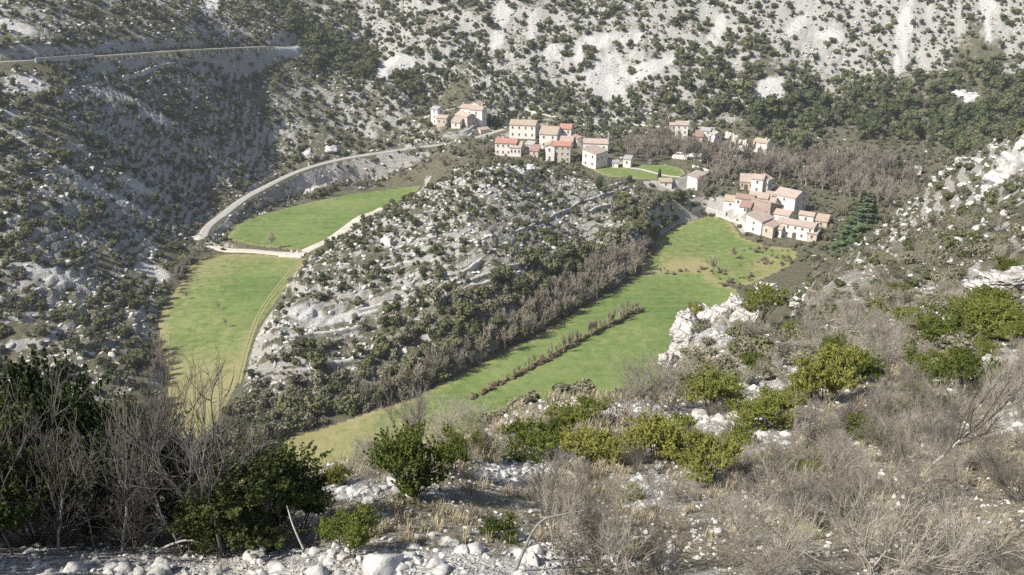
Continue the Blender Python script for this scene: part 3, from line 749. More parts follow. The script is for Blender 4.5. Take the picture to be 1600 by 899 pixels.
# ------------------------------------------------------------------ scattering uncountable cover as ONE object of kind "stuff"
def scatter(name, meshes, pts, rots, scls, picks, label, cat):
    coll = bpy.data.collections.new(name + '_shapes')
    for k, me in enumerate(meshes):
        ob = bpy.data.objects.new('%s_shape_%02d' % (name, k), me); coll.objects.link(ob)
    me = bpy.data.meshes.new(name + '_points'); me.vertices.add(len(pts)); me.vertices.foreach_set('co', np.asarray(pts, np.float32).ravel())
    for nm, ty, data, field in (('rot', 'FLOAT_VECTOR', rots, 'vector'), ('scl', 'FLOAT_VECTOR', scls, 'vector'), ('pick', 'INT', picks, 'value')):
        a = me.attributes.new(nm, ty, 'POINT'); a.data.foreach_set(field, np.asarray(data, np.int32 if ty == 'INT' else np.float32).ravel())
    o = link(name, me); tag(o, label, cat, kind='stuff')
    ng = bpy.data.node_groups.new(name + '_nodes', 'GeometryNodeTree')
    ng.interface.new_socket('Geometry', in_out='INPUT', socket_type='NodeSocketGeometry'); ng.interface.new_socket('Geometry', in_out='OUTPUT', socket_type='NodeSocketGeometry')
    gi = ng.nodes.new('NodeGroupInput'); go = ng.nodes.new('NodeGroupOutput'); ip = ng.nodes.new('GeometryNodeInstanceOnPoints'); ci = ng.nodes.new('GeometryNodeCollectionInfo')
    ci.inputs['Collection'].default_value = coll; ci.inputs['Separate Children'].default_value = True; ci.inputs['Reset Children'].default_value = True
    def attr(nm, ty):
        a = ng.nodes.new('GeometryNodeInputNamedAttribute'); a.data_type = ty; a.inputs['Name'].default_value = nm; return a.outputs['Attribute']
    er = ng.nodes.new('FunctionNodeEulerToRotation')
    ng.links.new(gi.outputs[0], ip.inputs['Points']); ng.links.new(ci.outputs[0], ip.inputs['Instance']); ip.inputs['Pick Instance'].default_value = True
    ng.links.new(attr('pick', 'INT'), ip.inputs['Instance Index']); ng.links.new(attr('rot', 'FLOAT_VECTOR'), er.inputs[0]); ng.links.new(er.outputs[0], ip.inputs['Rotation'])
    ng.links.new(attr('scl', 'FLOAT_VECTOR'), ip.inputs['Scale']); ng.links.new(ip.outputs[0], go.inputs[0])
    md = o.modifiers.new('cover', 'NODES'); md.node_group = ng
    return o
def place(kind_name, meshes, pts, size, label, cat, group, picks=None, sink=0.05, tilt=0.0, flatten=None):
    """single meshes standing on the ground, one top-level object each; label may be a list"""
    for i in range(len(pts)):
        k = int(rng.integers(len(meshes))) if picks is None else int(picks[i])
        s = float(size[i]); p = pts[i]
        o = link(kind_name, meshes[k], loc=(p[0], p[1], p[2]-sink*s), rot=(rng.normal()*tilt, rng.normal()*tilt, rng.uniform(0, 6.28)),
                 scale=(s, s*rng.uniform(0.85, 1.15), s*rng.uniform(0.85, 1.2)))
        tag(o, label[i] if isinstance(label, (list, tuple)) else label, cat, group[i] if isinstance(group, (list, tuple)) else group)
MARKS = [(615, 105, 'by the scree fan above the hamlet'), (480, 40, 'in the gully right of the upper road'), (785, 40, 'around the narrow scree chutes above the upper village'), (880, 70, 'on the far slope left of the triangular scree'), (950, 118, 'beside the triangular scree'),
 (1040, 40, 'on the far slope right of the triangular scree'), (1120, 60, 'by the thin scree left of the dark oaks'), (1200, 135, 'around the scree among the dark oaks'), (1300, 55, 'on the banded pale cliff'), (1412, 50, 'beside the long vertical scree chute'), (1545, 25, 'in the top right corner'), (690, 30, 'on the far slope above the scree fan'),
 (700, 130, 'above the roadside hamlet'), (800, 160, 'on the terraces behind the long pale building'), (960, 175, 'on the terraces behind the church'), (1090, 175, 'above the far bank hamlet'), (1240, 190, 'in the wood right of the lone white house'), (1340, 150, 'in the wood under the vertical scree chute'), (1420, 185, 'in the wood above the bare grove'),
 (1515, 170, 'around the bare white rock face'), (1590, 160, 'in the wood at the right edge'), (60, 40, 'above the upper road at far left'), (200, 45, 'above the middle of the upper road'), (350, 40, 'above the right end of the upper road'), (90, 130, 'below the road parapet'), (230, 130, 'around the slanting wall under the upper road'),
 (310, 190, 'in the dark hollow of the left slope'), (120, 230, 'in the left hollow of the left slope'), (420, 130, 'under the right end of the upper road'), (420, 220, 'above the bend of the valley road'), (520, 190, 'above the roadside cliff'), (610, 180, 'left of the roadside hamlet'), (60, 330, 'at the left edge of the left slope'), (200, 320, 'by the pale scree streaks of the left slope'),
 (290, 300, 'above the road junction'), (80, 430, 'low on the left slope behind the thicket'), (230, 430, 'at the foot of the left slope by the dry field'), (250, 540, 'beside the dry field'), (440, 600, 'at the tip of the terraced hill'), (500, 500, 'by the open scree of the terraced hill'), (540, 600, 'on the lowest terraces of the hill tip'), (600, 380, 'around the roofless hut'),
 (560, 430, 'on the left flank of the terraced hill'), (680, 330, 'on the crest over the curved field'), (790, 275, 'on the crest before the houses'), (700, 400, 'in the middle of the terraced hill'), (740, 490, 'around the dark cliff band'), (640, 560, 'on the slope left of the dark cliff band'), (640, 600, 'in the tree belt left of the sapling row'), (780, 540, 'in the tree belt over the start of the sapling row'),
 (900, 470, 'in the tree belt over the end of the sapling row'), (820, 420, 'right of the middle of the terraced hill'), (880, 345, 'along the long terrace wall'), (960, 315, 'around the short terrace wall'), (990, 400, 'in the belt beside the rough pasture'), (900, 280, 'below the three-storey red-roofed house'), (1040, 330, 'on the hill below the tall cypress'), (680, 250, 'between valley road and terraced hill'), (560, 275, 'between valley road and curved field'),
 (450, 310, 'on the bank under the valley road'), (860, 200, 'behind the upper village'), (1000, 230, 'behind the village green'), (1100, 310, 'below the half-ruined house'), (1120, 245, 'in the grove under the far bank hamlet'), (1200, 265, 'in the grove behind the lower village'), (1290, 320, 'right of the large back house of the lower village'), (1290, 250, 'in the middle of the bare grove'), (1390, 270, 'in the grove near the tiny white hut'),
 (1400, 330, 'behind the cedars'), (1270, 390, 'below the long white front house'), (1330, 410, 'in front of the cedars'), (1290, 440, 'low on the stony spur'), (1400, 400, 'in the middle of the stony spur'), (1480, 320, 'high on the stony spur'), (1580, 270, 'around the crag on the spur'), (1560, 370, 'on the spur above the pale ledge')]
MK_UV = np.array([m[:2] for m in MARKS], float)
def mark(p):
    u, v, _ = project(p); return MARKS[int((((MK_UV-np.array([u, v]))*np.array([1, 1.4]))**2).sum(1).argmin())][2]
def sized(i, sizes):
    return ''
def tree_proto(name, meshes, label, cat, group):
    t, c = meshes; r = link(name, None); tag(r, label, cat, group); link('trunk', t, r); link('crown', c, r); return r
def place_trees(name, variants, pts, heights, labels, cat, groups, sink=0.02, wide=1.0):
    protos = {}
    for i in range(len(pts)):
        k = int(rng.integers(len(variants))); h = float(heights[i]); p = pts[i]
        loc = (p[0], p[1], p[2]-sink*h); rot = (rng.normal()*0.04, rng.normal()*0.04, rng.uniform(0, 6.28)); sc = (h*wide*rng.uniform(.85, 1.15), h*wide*rng.uniform(.85, 1.15), h)
        lab = labels if isinstance(labels, str) else labels[i]; gr = groups if isinstance(groups, str) else groups[i]
        if k not in protos:
            r = tree_proto(name, variants[k], lab, cat, gr); r.location = tuple(map(float, loc)); r.rotation_euler = rot; r.scale = sc; protos[k] = r
        else: copy_tree(protos[k], loc, rot, sc, lab, gr)
# ------------------------------------------------------------------ villages
HOUSE_XY = []          # (x, y, radius) kept clear of plants
def masonry(name, c0, c1, c2):
    m, nt, b = new_mat(name, 0.92, 0.1); p = objc(nt)
    n1 = noise(nt, p, 0.9, 6, 0.8); n2 = noise(nt, p, 3.2, 4, 0.7)
    f = mathn(nt, 'ADD', mathn(nt, 'MULTIPLY', n1, 0.6), mathn(nt, 'MULTIPLY', n2, 0.4))
    nt.links.new(ramp(nt, f, [(0.3, c0), (0.5, c1), (0.68, c2)]), b.inputs['Base Color']); bump(nt, b, n2, 0.6, 0.12); return m
WALLS = {'white': masonry('pale_masonry', (0.54, 0.50, 0.45), (0.68, 0.64, 0.585), (0.76, 0.725, 0.67)),
         'tan': masonry('tan_masonry', (0.36, 0.31, 0.25), (0.48, 0.42, 0.35), (0.56, 0.50, 0.43)),
         'grey': masonry('grey_masonry', (0.28, 0.27, 0.25), (0.40, 0.38, 0.35), (0.50, 0.48, 0.44)),
         'brown': masonry('brown_masonry', (0.22, 0.18, 0.15), (0.32, 0.27, 0.23), (0.42, 0.36, 0.31))}
def tiles(name, c0, c1, c2):
    m, nt, b = new_mat(name, 0.9, 0.1); p = objc(nt)
    n1 = noise(nt, p, 0.7, 5, 0.7); n2 = noise(nt, p, 4.5, 3, 0.7)
    f = mathn(nt, 'ADD', mathn(nt, 'MULTIPLY', n1, 0.5), mathn(nt, 'MULTIPLY', n2, 0.5))
    nt.links.new(ramp(nt, f, [(0.3, c0), (0.5, c1), (0.7, c2)]), b.inputs['Base Color'])
    w = N(nt, 'ShaderNodeTexWave', Scale=2.6, Distortion=0.6); nt.links.new(p, w.inputs['Vector']); bump(nt, b, w.outputs[1], 0.6, 0.12); return m
ROOFS = {'pink': tiles('weathered_tiles', (0.30, 0.235, 0.195), (0.44, 0.355, 0.30), (0.56, 0.475, 0.415)), 'red': tiles('red_tiles', (0.34, 0.165, 0.125), (0.44, 0.235, 0.185), (0.52, 0.33, 0.27)),
         'tan': tiles('old_tan_tiles', (0.30, 0.235, 0.18), (0.42, 0.34, 0.265), (0.52, 0.44, 0.36)), 'grey': tiles('stone_slabs', (0.26, 0.26, 0.25), (0.38, 0.375, 0.36), (0.48, 0.475, 0.46)),
         'rust': tiles('dark_tiles', (0.24, 0.15, 0.125), (0.34, 0.225, 0.19), (0.42, 0.31, 0.27))}
M['pane'] = plain('dark_window', (0.035, 0.04, 0.045), (0.06, 0.062, 0.065), 2.0, 0.25)
M['door'] = plain('old_wood_door', (0.10, 0.075, 0.05), (0.16, 0.12, 0.085), 2.0)
M['surround'] = plain('dressed_stone', (0.50, 0.46, 0.41), (0.62, 0.58, 0.52), 2.0)
mb = MB(); mb.box((0, 0.02, 0), (1, 0.10, 1)); WIN_ME = mb.mesh('window', M['pane'])
mb = MB(); mb.box((0, 0.0, 0.56), (1.3, 0.22, 0.14)); mb.box((0, -0.02, -0.56), (1.3, 0.30, 0.12)); mb.box((-0.57, 0, 0), (0.13, 0.2, 0.99)); mb.box((0.57, 0, 0), (0.13, 0.2, 0.99)); WINF_ME = mb.mesh('frame', M['surround'])
mb = MB()
arch = [(-0.5, 0), (0.5, 0), (0.5, 0.72)] + [(0.5*math.cos(a), 0.72+0.28*math.sin(a)) for a in np.linspace(0.25, math.pi-0.25, 7)] + [(-0.5, 0.72)]
k = len(arch); mb.add([(x, -0.05, z) for x, z in arch]+[(x, 0.05, z) for x, z in arch], [tuple(range(k))]+[(i, i+k, (i+1) % k+k, (i+1) % k) for i in range(k)]); DOOR_ME = mb.mesh('door', M['door'])

def house(u, v, Y, w, d, h, rot, roof, wall_c, roof_c, label, wins=(2, 2), side=(0, 0), pitch=22, chimney=None, door=None, name='house', over=0.3, left=(0, 0), ruin=False, cat='house', deep=4.0):
    p = at(u, v, Y); ph = hit(u, v, 60)
    if abs(ph[1]-Y) < 28: p = ph
    H0 = link(name, None, loc=p, rot=(0, 0, math.radians(rot))); tag(H0, label, cat)
    tp = math.tan(math.radians(pitch)); x0, x1 = -w/2, w/2
    mb = MB(); zb = -deep
    if roof == 'x': rz = h + tp*d/2; prof = lambda y: h + tp*min(y, d-y)
    elif roof == 'y': rz = h + tp*w/2
    elif roof == 'front': rz = h + tp*d
    elif roof == 'side': rz = h + tp*w
    if roof == 'x':
        mb.add([(x0, 0, zb), (x1, 0, zb), (x1, d, zb), (x0, d, zb), (x0, 0, h), (x1, 0, h), (x1, d, h), (x0, d, h), (x0, d/2, rz), (x1, d/2, rz)],
               [(0, 1, 5, 4), (1, 2, 6, 9, 5), (2, 3, 7, 6), (3, 0, 4, 8, 7)])
    elif roof == 'y':
        mb.add([(x0, 0, zb), (x1, 0, zb), (x1, d, zb), (x0, d, zb), (x0, 0, h), (x1, 0, h), (x1, d, h), (x0, d, h), (0, 0, rz), (0, d, rz)],
               [(0, 1, 5, 8, 4), (1, 2, 6, 5), (2, 3, 7, 9, 6), (3, 0, 4, 7)])
    elif roof == 'front':
        mb.add([(x0, 0, zb), (x1, 0, zb), (x1, d, zb), (x0, d, zb), (x0, 0, h), (x1, 0, h), (x1, d, rz), (x0, d, rz)], [(0, 1, 5, 4), (1, 2, 6, 5), (2, 3, 7, 6), (3, 0, 4, 7)])
    else:
        mb.add([(x0, 0, zb), (x1, 0, zb), (x1, d, zb), (x0, d, zb), (x0, 0, rz), (x1, 0, h), (x1, d, h), (x0, d, rz)], [(0, 1, 5, 4), (1, 2, 6, 5), (2, 3, 7, 6), (3, 0, 4, 7)])
    link('wall', mb.mesh('wall', WALLS[wall_c]), H0)
    rm = MB(); th_ = 0.28
    def slab(a, b, c, e):
        lo_ = [a, b, c, e]; rm.add([(q[0], q[1], q[2]-0.05) for q in lo_]+[(q[0], q[1], q[2]+th_) for q in lo_], [(3, 2, 1, 0), (4, 5, 6, 7), (0, 1, 5, 4), (1, 2, 6, 5), (2, 3, 7, 6), (3, 0, 4, 7)])
    o_ = over; e = 0.25
    if roof == 'x':
        slab((x0-e, -o_, h-tp*o_), (x1+e, -o_, h-tp*o_), (x1+e, d/2, rz), (x0-e, d/2, rz)); slab((x0-e, d/2, rz+0.004), (x1+e, d/2, rz+0.004), (x1+e, d+o_, h-tp*o_), (x0-e, d+o_, h-tp*o_))
    elif roof == 'y':
        slab((x0-o_, -e, h-tp*o_), (0, -e, rz), (0, d+e, rz), (x0-o_, d+e, h-tp*o_)); slab((0, -e, rz+0.004), (x1+o_, -e, h-tp*o_), (x1+o_, d+e, h-tp*o_), (0, d+e, rz+0.004))
    elif roof == 'front': slab((x0-e, -o_, h-tp*o_), (x1+e, -o_, h-tp*o_), (x1+e, d+e, rz+tp*e), (x0-e, d+e, rz+tp*e))
    else: slab((x0-e, -e, rz+tp*e), (x1+o_, -e, h-tp*o_), (x1+o_, d+e, h-tp*o_), (x0-e, d+e, rz+tp*e))
    R0 = link('roof', rm.mesh('roof', ROOFS[roof_c]), H0)
    if chimney:
        cx_, cy__ = chimney; cb = MB(); zt = (h + tp*min(cy__, d-cy__)) if roof == 'x' else (h + tp*(w/2-abs(cx_))) if roof == 'y' else h+tp*cy__
        cb.box((cx_, cy__, zt+0.35), (0.7, 0.6, 2.0)); cb.box((cx_, cy__, zt+1.42), (0.85, 0.75, 0.14)); link('chimney', cb.mesh('chimney', WALLS['tan']), R0)
    g = np.random.default_rng(int(u*7+v))
    def win(x, y, z, rz_, ws, hs):
        f = link('window', WIN_ME, H0, (x, y, z), (0, 0, rz_), (ws, 1, hs)); link('frame', WINF_ME, f)
    for (nx, nz), face in ((wins, 'f'), (side, 'r'), (left, 'l')):
        span = w if face == 'f' else d
        for a in range(nx):
            for b in range(nz):
                s = -span/2 + span*(a+0.5)/nx + g.uniform(-.1, .1); z = h*(b+0.62)/max(nz, 1); hs = min(1.35, h/nz*0.42)
                if door and face == 'f' and b == 0 and a == nx//2: continue
                if face == 'f': win(s, -0.02, z, 0, 0.7, hs*0.85)
                elif face == 'r': win(x1+0.02, d/2+s, z, math.pi/2, 0.7, hs*0.85)
                else: win(x0-0.02, d/2+s, z, -math.pi/2, 0.7, hs*0.85)
    if door: link('door', DOOR_ME, H0, (w*(int(wins[0]//2)+0.5)/max(wins[0], 1)-w/2, -0.05, 0.0), None, (1.5*door, 1, 2.4*door))
    c = math.cos(math.radians(rot)); s = math.sin(math.radians(rot)); ctr = (p[0]-s*d/2, p[1]+c*d/2)
    HOUSE_XY.append((ctr[0], ctr[1], 0.5*math.hypot(w, d)))
    return H0
# small hamlet on the road
house(679, 195, 458, 4.6, 5.75, 8.36, -32, 'x', 'white', 'grey', 'tall narrow stone house with grey roof at the left end of the roadside hamlet', (1, 3), (1, 2))
house(690, 198, 451, 6, 5.17, 4.58, -22, 'x', 'tan', 'pink', 'low pink-roofed house in front of the narrow grey-roofed tower house', (2, 1), (1, 1))
house(712, 201, 449, 5, 4.83, 3.17, -18, 'front', 'white', 'pink', 'small lean-to roofed house between the hamlet houses', (1, 1))
house(737, 198, 452, 6.2, 9.77, 5.46, 44, 'y', 'tan', 'pink', 'gabled house turned with its shaded gable to the road in the hamlet', (2, 2), (0, 0), left=(2, 1))
house(744, 195, 462, 7, 6.9, 7.92, -20, 'x', 'white', 'pink', 'tall pale house at the right end of the hamlet', (1, 2), (1, 2), chimney=(2.2, 3))
house(729, 186, 474, 7.5, 6.9, 5.72, -20, 'x', 'white', 'tan', 'house at the back of the roadside hamlet', (2, 1))
house(741, 184, 478, 6.5, 6.32, 7.04, -30, 'y', 'white', 'tan', 'gabled house rising highest at the back of the hamlet', (1, 1))
house(758, 209, 447, 5.2, 4.6, 2.02, 30, 'x', 'tan', 'pink', 'small roadside shed with pink roof below the hamlet', (0, 0), name='shed', cat='shed')
# main village
house(816, 217, 449, 14, 9.2, 7.22, -13, 'x', 'white', 'tan', 'long pale building behind the upper village beside the road', (4, 2), (1, 1), chimney=(-3, 4))
house(790, 244, 416, 10.8, 8.05, 6.34, -11, 'x', 'white', 'red', 'bright red-roofed house at the left end of the upper village', (4, 2), (1, 1))
house(805, 245, 411, 5.6, 4.83, 4.4, -11, 'front', 'white', 'pink', 'pink-roofed annex against the bright red-roofed house', (3, 1))
house(826, 240, 424, 4.6, 5.75, 4.4, -38, 'x', 'grey', 'grey', 'small grey house in the gap behind the red-roofed house', (1, 1))
house(834, 246, 410, 4.2, 4.6, 3.17, -18, 'front', 'tan', 'rust', 'low dark-roofed shed in the middle of the upper village', (1, 1), name='shed', cat='shed')
house(856, 233, 424, 9, 12.1, 7.39, -15, 'x', 'white', 'tan', 'largest tan-roofed house in the middle of the upper village', (2, 2), (1, 2), pitch=25, left=(2, 2), chimney=(-2, 6))
house(883, 225, 430, 5.8, 6.9, 7.74, -12, 'x', 'white', 'red', 'tall narrow house with bright red roof in the upper village', (2, 2), (1, 2), pitch=26)
house(884, 234, 419, 6.4, 4.6, 3.7, -12, 'front', 'tan', 'pink', 'white lower house under the tall red-roofed one', (2, 1))
house(858, 254, 402, 5, 9.2, 7.57, -12, 'y', 'white', 'tan', 'pink-roofed gabled house beside the cypresses of the upper village', (1, 2), (1, 2), pitch=20)
house(878, 254, 399, 7.8, 6.9, 7.92, -10, 'x', 'tan', 'red', 'front house with red roof and three rows of windows over the terraced hill', (3, 3), (1, 2))
house(899, 229, 424, 4.2, 5.17, 3.7, -30, 'y', 'white', 'rust', 'small house behind the upper village next to the bare trees', (1, 1))
house(909, 230, 421, 5.2, 6.9, 4.05, 24, 'y', 'white', 'rust', 'small gabled house facing right behind the church', (1, 1), left=(2, 1))
ch = house(930, 240, 414, 12.2, 7.47, 4.93, -10, 'x', 'white', 'pink', 'long church-like building with a bell gable in the upper village', (3, 1), (0, 0), name='church', cat='church')
bg = MB(); bg.box((6.0, 2.2, 6.3), (0.7, 2.6, 6.0)); bg.box((6.0, 2.2, 9.6), (0.6, 1.5, 0.9), top=0.3); link('bell_gable', bg.mesh('bell_gable', WALLS['grey']), ch)
house(920, 262, 396, 7.6, 10.3, 6.69, -38, 'side', 'white', 'pink', 'big pale two-faced house at the right end of the upper village', (2, 2), (3, 1), pitch=12)
house(961, 262, 394, 2.8, 2.6, 2.3, -15, 'front', 'white', 'grey', 'tiny pale shed on the village green', (0, 0), name='shed', cat='shed', pitch=10)
house(979, 262, 394, 3.6, 3.6, 4, -22, 'front', 'white', 'grey', 'small square hut with grey roof on the village green', (1, 1), name='hut', cat='hut', pitch=14)
# hamlet on the far bank
house(1052, 206, 462, 4.2, 4.6, 3.52, -8, 'x', 'tan', 'pink', 'small house at the left end of the far bank hamlet', (1, 1))
house(1064, 219, 450, 6.5, 6.9, 7.92, -10, 'x', 'white', 'pink', 'tall white house over the valley grove on the far bank', (2, 3), (1, 2))
house(1090, 222, 449, 5.2, 5.17, 2.82, -10, 'front', 'tan', 'rust', 'dark lean-to between the far bank houses', (1, 1), name='shed', cat='shed')
house(1101, 220, 452, 5.2, 5.75, 5.28, -22, 'x', 'white', 'grey', 'white house in the middle of the far bank hamlet', (2, 2), (1, 1))
house(1112, 221, 450, 2.6, 4, 4.2, -20, 'front', 'white', 'grey', 'narrow white ruin on the far bank', (0, 0), name='ruin', cat='ruin', pitch=8)
house(1122, 222, 454, 5.2, 6.9, 4.09, 30, 'y', 'white', 'grey', 'gabled white house at the right of the far bank hamlet', (1, 1), left=(1, 1))
house(1186, 240, 433, 7.46, 6.9, 5.56, -38, 'x', 'white', 'tan', 'lone white house with tall chimney beneath the dark trees', (1, 1), (1, 1), chimney=(2, 2.5), door=1.3)
# single houses by the green
house(1040, 293, 381, 5.4, 5.17, 2.46, -3, 'x', 'white', 'tan', 'low tan-roofed house beside the tall cypress', (1, 1))
house(1081, 297, 372, 5, 10.3, 5.81, -34, 'side', 'white', 'pink', 'half-ruined house with shaded right side below the village green', (0, 0), (3, 2), pitch=8)
# lower village
house(1165, 297, 371, 5.42, 5.29, 3.6, -14, 'front', 'tan', 'pink', 'open-fronted house with pink roof at the back of the lower village', (3, 1), door=1.1)
house(1181, 303, 365, 4.97, 5.75, 6.55, -30, 'x', 'white', 'pink', 'tower-like tall house at the back of the lower village', (1, 2), (1, 2), pitch=26)
house(1191, 303, 366, 4.07, 5, 6.14, -40, 'side', 'white', 'pink', 'house joined to the right of the tall tower-like house', (1, 1), (1, 1))
house(1140, 328, 345, 5.42, 6.32, 3.92, -24, 'x', 'white', 'tan', 'leftmost house of the lower village with pink roof', (1, 1), (1, 1), pitch=26, chimney=(2, 3))
house(1162, 325, 349, 7.46, 5.75, 3.92, -22, 'x', 'white', 'rust', 'white house with dark roof next to the leftmost of the lower village', (3, 1))
house(1163, 334, 338, 4.52, 3.6, 2.79, -28, 'front', 'white', 'rust', 'little dark-roofed lean-to in the lower village', (1, 1), name='shed', cat='shed')
house(1183, 325, 353, 7.91, 6.9, 4.42, -24, 'x', 'tan', 'pink', 'pale pink-roofed house in the centre of the lower village', (2, 1))
house(1196, 330, 347, 6.78, 6.32, 4.09, -30, 'x', 'white', 'pink', 'house with brownish pink roof just behind the great sloping roof', (2, 1), chimney=(1, 3))
house(1187, 340, 343, 6.78, 4.02, 2.95, -26, 'front', 'white', 'rust', 'low terrace house with a dark opening in the lower village', (2, 1), door=1.0)
house(1211, 342, 342, 8.14, 9.77, 5.08, 38, 'side', 'brown', 'pink', 'house with the great sloping pink roof and dark right wall in the lower village', (0, 0), left=(2, 1), pitch=16)
house(1223, 330, 347, 10.2, 9.2, 6.55, -48, 'x', 'white', 'pink', 'large house at the back right of the lower village with a brown shaded side', (1, 2), (2, 2), pitch=24)
house(1176, 364, 326, 7.23, 9.2, 5.24, -46, 'side', 'white', 'pink', 'white house on the slope edge of the lower village with shaded right side', (1, 2), (1, 1), pitch=14)
house(1196, 370, 321, 5.65, 7.47, 4.26, -40, 'y', 'tan', 'pink', 'narrow white house with one window above the pasture', (1, 1), (0, 0), pitch=16)
house(1212, 370, 323, 4.07, 3, 3.16, -34, 'front', 'white', 'pink', 'little annex with an arch between two front houses of the lower village', (0, 0), door=1.0, name='annex', cat='house')
house(1219, 352, 336, 6.33, 6.32, 4.42, -36, 'x', 'white', 'pink', 'pink-roofed house behind the windowed front house', (1, 1))
house(1240, 373, 321, 14.7, 6.9, 5.56, -34, 'x', 'white', 'pink', 'long white front house with rows of dark windows in the lower village', (5, 2), (1, 1), pitch=18, door=1.1)
house(1267, 378, 316, 3.84, 3.4, 3.35, -32, 'front', 'tan', 'pink', 'small annex at the right end of the long white front house', (1, 1), name='annex', cat='house', pitch=10)
house(1282, 356, 332, 4.6, 4, 2.8, -30, 'front', 'tan', 'tan', 'low tan shed in the yard right of the long white front house', (1, 1), name='shed', cat='shed')
house(1258, 350, 334, 6.0, 4.5, 3.6, -30, 'x', 'white', 'pink', 'low roof just behind the right end of the long white front house', (1, 1))
house(1204, 322, 352, 5.5, 5, 4.6, -28, 'x', 'tan', 'tan', 'small tan house wedged before the large back right house', (1, 1))
house(1433, 273, 400, 3.2, 3, 2.8, -8, 'front', 'white', 'grey', 'tiny white hut at the edge of the grove below the right spur', (1, 1), name='hut', cat='hut', pitch=10)
# roofless hut on the terraced hill
p = hit(602, 384, 100); RH = link('roofless_hut', None, loc=p, rot=(0, 0, math.radians(-30))); tag(RH, 'roofless pale stone hut on the left shoulder of the terraced hill', 'ruin')
mb = MB(); mb.add([(-2, 0, -2), (2, 0, -2), (2, 0, 2.2), (0, 0, 3.6), (-2, 0, 2.0), (-2, .6, -2), (2, .6, -2), (2, .6, 2.2), (0, .6, 3.6), (-2, .6, 2.0)], [(0, 1, 2, 3, 4), (9, 8, 7, 6, 5), (1, 6, 7, 2), (2, 7, 8, 3), (3, 8, 9, 4), (4, 9, 5, 0)]); link('gable_wall', mb.mesh('gable_wall', WALLS['white']), RH)
mb = MB(); mb.box((-1.7, 3.2, 0), (0.6, 5, 4.0)); link('side_wall', mb.mesh('side_wall', WALLS['white']), RH)
mb = MB(); mb.box((1.7, 2.4, -0.3), (0.6, 3.4, 3.2)); link('side_wall', mb.mesh('side_wall', WALLS['grey']), RH)
# culvert bridge posts
for k, (u, v) in enumerate(((456, 396), (465, 397), (447, 401), (470, 403))):
    p = hit(u, v, 100); mb = MB(); mb.box((0, 0, 0.5), (0.55, 0.55, 1.3)); mb.box((0, 0, 1.22), (0.7, 0.7, 0.16), top=0.6)
    o = link('bridge_post', mb.mesh('bridge_post', WALLS['white']), loc=p); tag(o, ['white stone post on the field side of the small bridge, first', 'white stone post on the field side of the small bridge, second', 'white stone post on the near side of the small bridge', 'white stone post where the track leaves the bridge'][k], 'post')
p = hit(453, 402, 100); mb = MB(); mb.box((0, 0, 0.1), (9, 0.6, 1.0)); o = link('bridge_wall', mb.mesh('bridge_wall', WALLS['white']), loc=p, rot=(0, 0, math.radians(-8))); tag(o, 'low pale edge wall of the small field bridge', 'wall')
# ------------------------------------------------------------------ vegetation and rocks of the valley

def house_clear(x, y, pad=0.0):
    ok = np.ones(np.shape(x), bool)
    for hx, hy, hr in HOUSE_XY: ok &= np.hypot(x-hx, y-hy) > hr+pad
    return ok
def road_clear(x, y, c, d):
    c = np.asarray(c)[:, :2]; e = np.full(np.shape(x), 1e9)
    for i in range(len(c)-1):
        a = c[i]; v = c[i+1]-a; t = np.clip(((x-a[0])*v[0]+(y-a[1])*v[1])/max(v@v, 1e-9), 0, 1)
        e = np.minimum(e, np.hypot(x-a[0]-t*v[0], y-a[1]-t*v[1]))
    return e > d
def gridval(A_, x, y):
    t = np.arctan2(x, y); l = np.log(np.hypot(x, y))
    i = np.clip(np.round(np.interp(t, th, np.arange(NTH))).astype(int), 0, NTH-1); j = np.clip(np.round(np.interp(l, lr, np.arange(NLR))).astype(int), 0, NLR-1)
    return A_[i, j]
NC = 130000
r_ = np.sqrt(rng.uniform(95**2, 690**2, NC)); t_ = np.radians(rng.uniform(-38, 38, NC))
cx, cyy = r_*np.sin(t_), r_*np.cos(t_)
# thin to one candidate in each 2.2 m cell
_, first = np.unique(np.floor(cx/1.7).astype(int)*100000+np.floor(cyy/1.7).astype(int), return_index=True)
cx, cyy = cx[first], cyy[first]; cz = ground(cx, cyy)
cu, cv, cd = project(np.stack([cx, cyy, cz], -1))
reg = gridval(RG, cx, cyy); fd = gridval(FLOORD, cx, cyy); sc_ = gridval(scree, cx, cyy)
clump = 0.5+0.65*(fbm(cx*0.09, cyy*0.09, 71, 4, 0.7)-0.5); fineN = rng.uniform(size=len(cx))
ROADS_C = [np.array(ROAD_LOW), np.array(UP)]
free = (fd > 1.0) & road_clear(cx, cyy, ROADS_C[0], 3.2) & road_clear(cx, cyy, ROADS_C[1], 4.5) & house_clear(cx, cyy, 1.0)
dens = np.zeros(len(cx)); size = np.zeros(len(cx)); kindi = np.full(len(cx), 0)     # kind 0 evergreen, 1 grey scrub, 2 pine
def setr(mask, d, s, kd):
    dens[mask] = d[mask] if hasattr(d, '__len__') else d; size[mask] = s[mask] if hasattr(s, '__len__') else s; kindi[mask] = kd[mask] if hasattr(kd, '__len__') else kd
g01 = rng.uniform(size=len(cx)); g02 = rng.uniform(size=len(cx))
B_, W_, L_, H_, R_, Vv = (reg == REG[k] for k in 'BWLHRV')
skew = g02**2.2
setr(B_, np.clip((clump-0.35)*2.6, 0.06, 0.6), 1.2+4.0*skew+2.0*np.clip(clump-0.5, 0, 1), np.where(g01 < 0.24, 1, 0))
cliff = B_ & (cu > 1190) & (cv < 118)
dens[cliff] *= 0.8; size[cliff] *= 0.9
gully = B_ & (np.abs(cv-(70+(cu-480)*0.62)) < 42) & (cu < 690) & (cu > 430)
dens[gully] = 0.85; size[gully] = 3.6+3.4*skew[gully]; kindi[gully] = 0
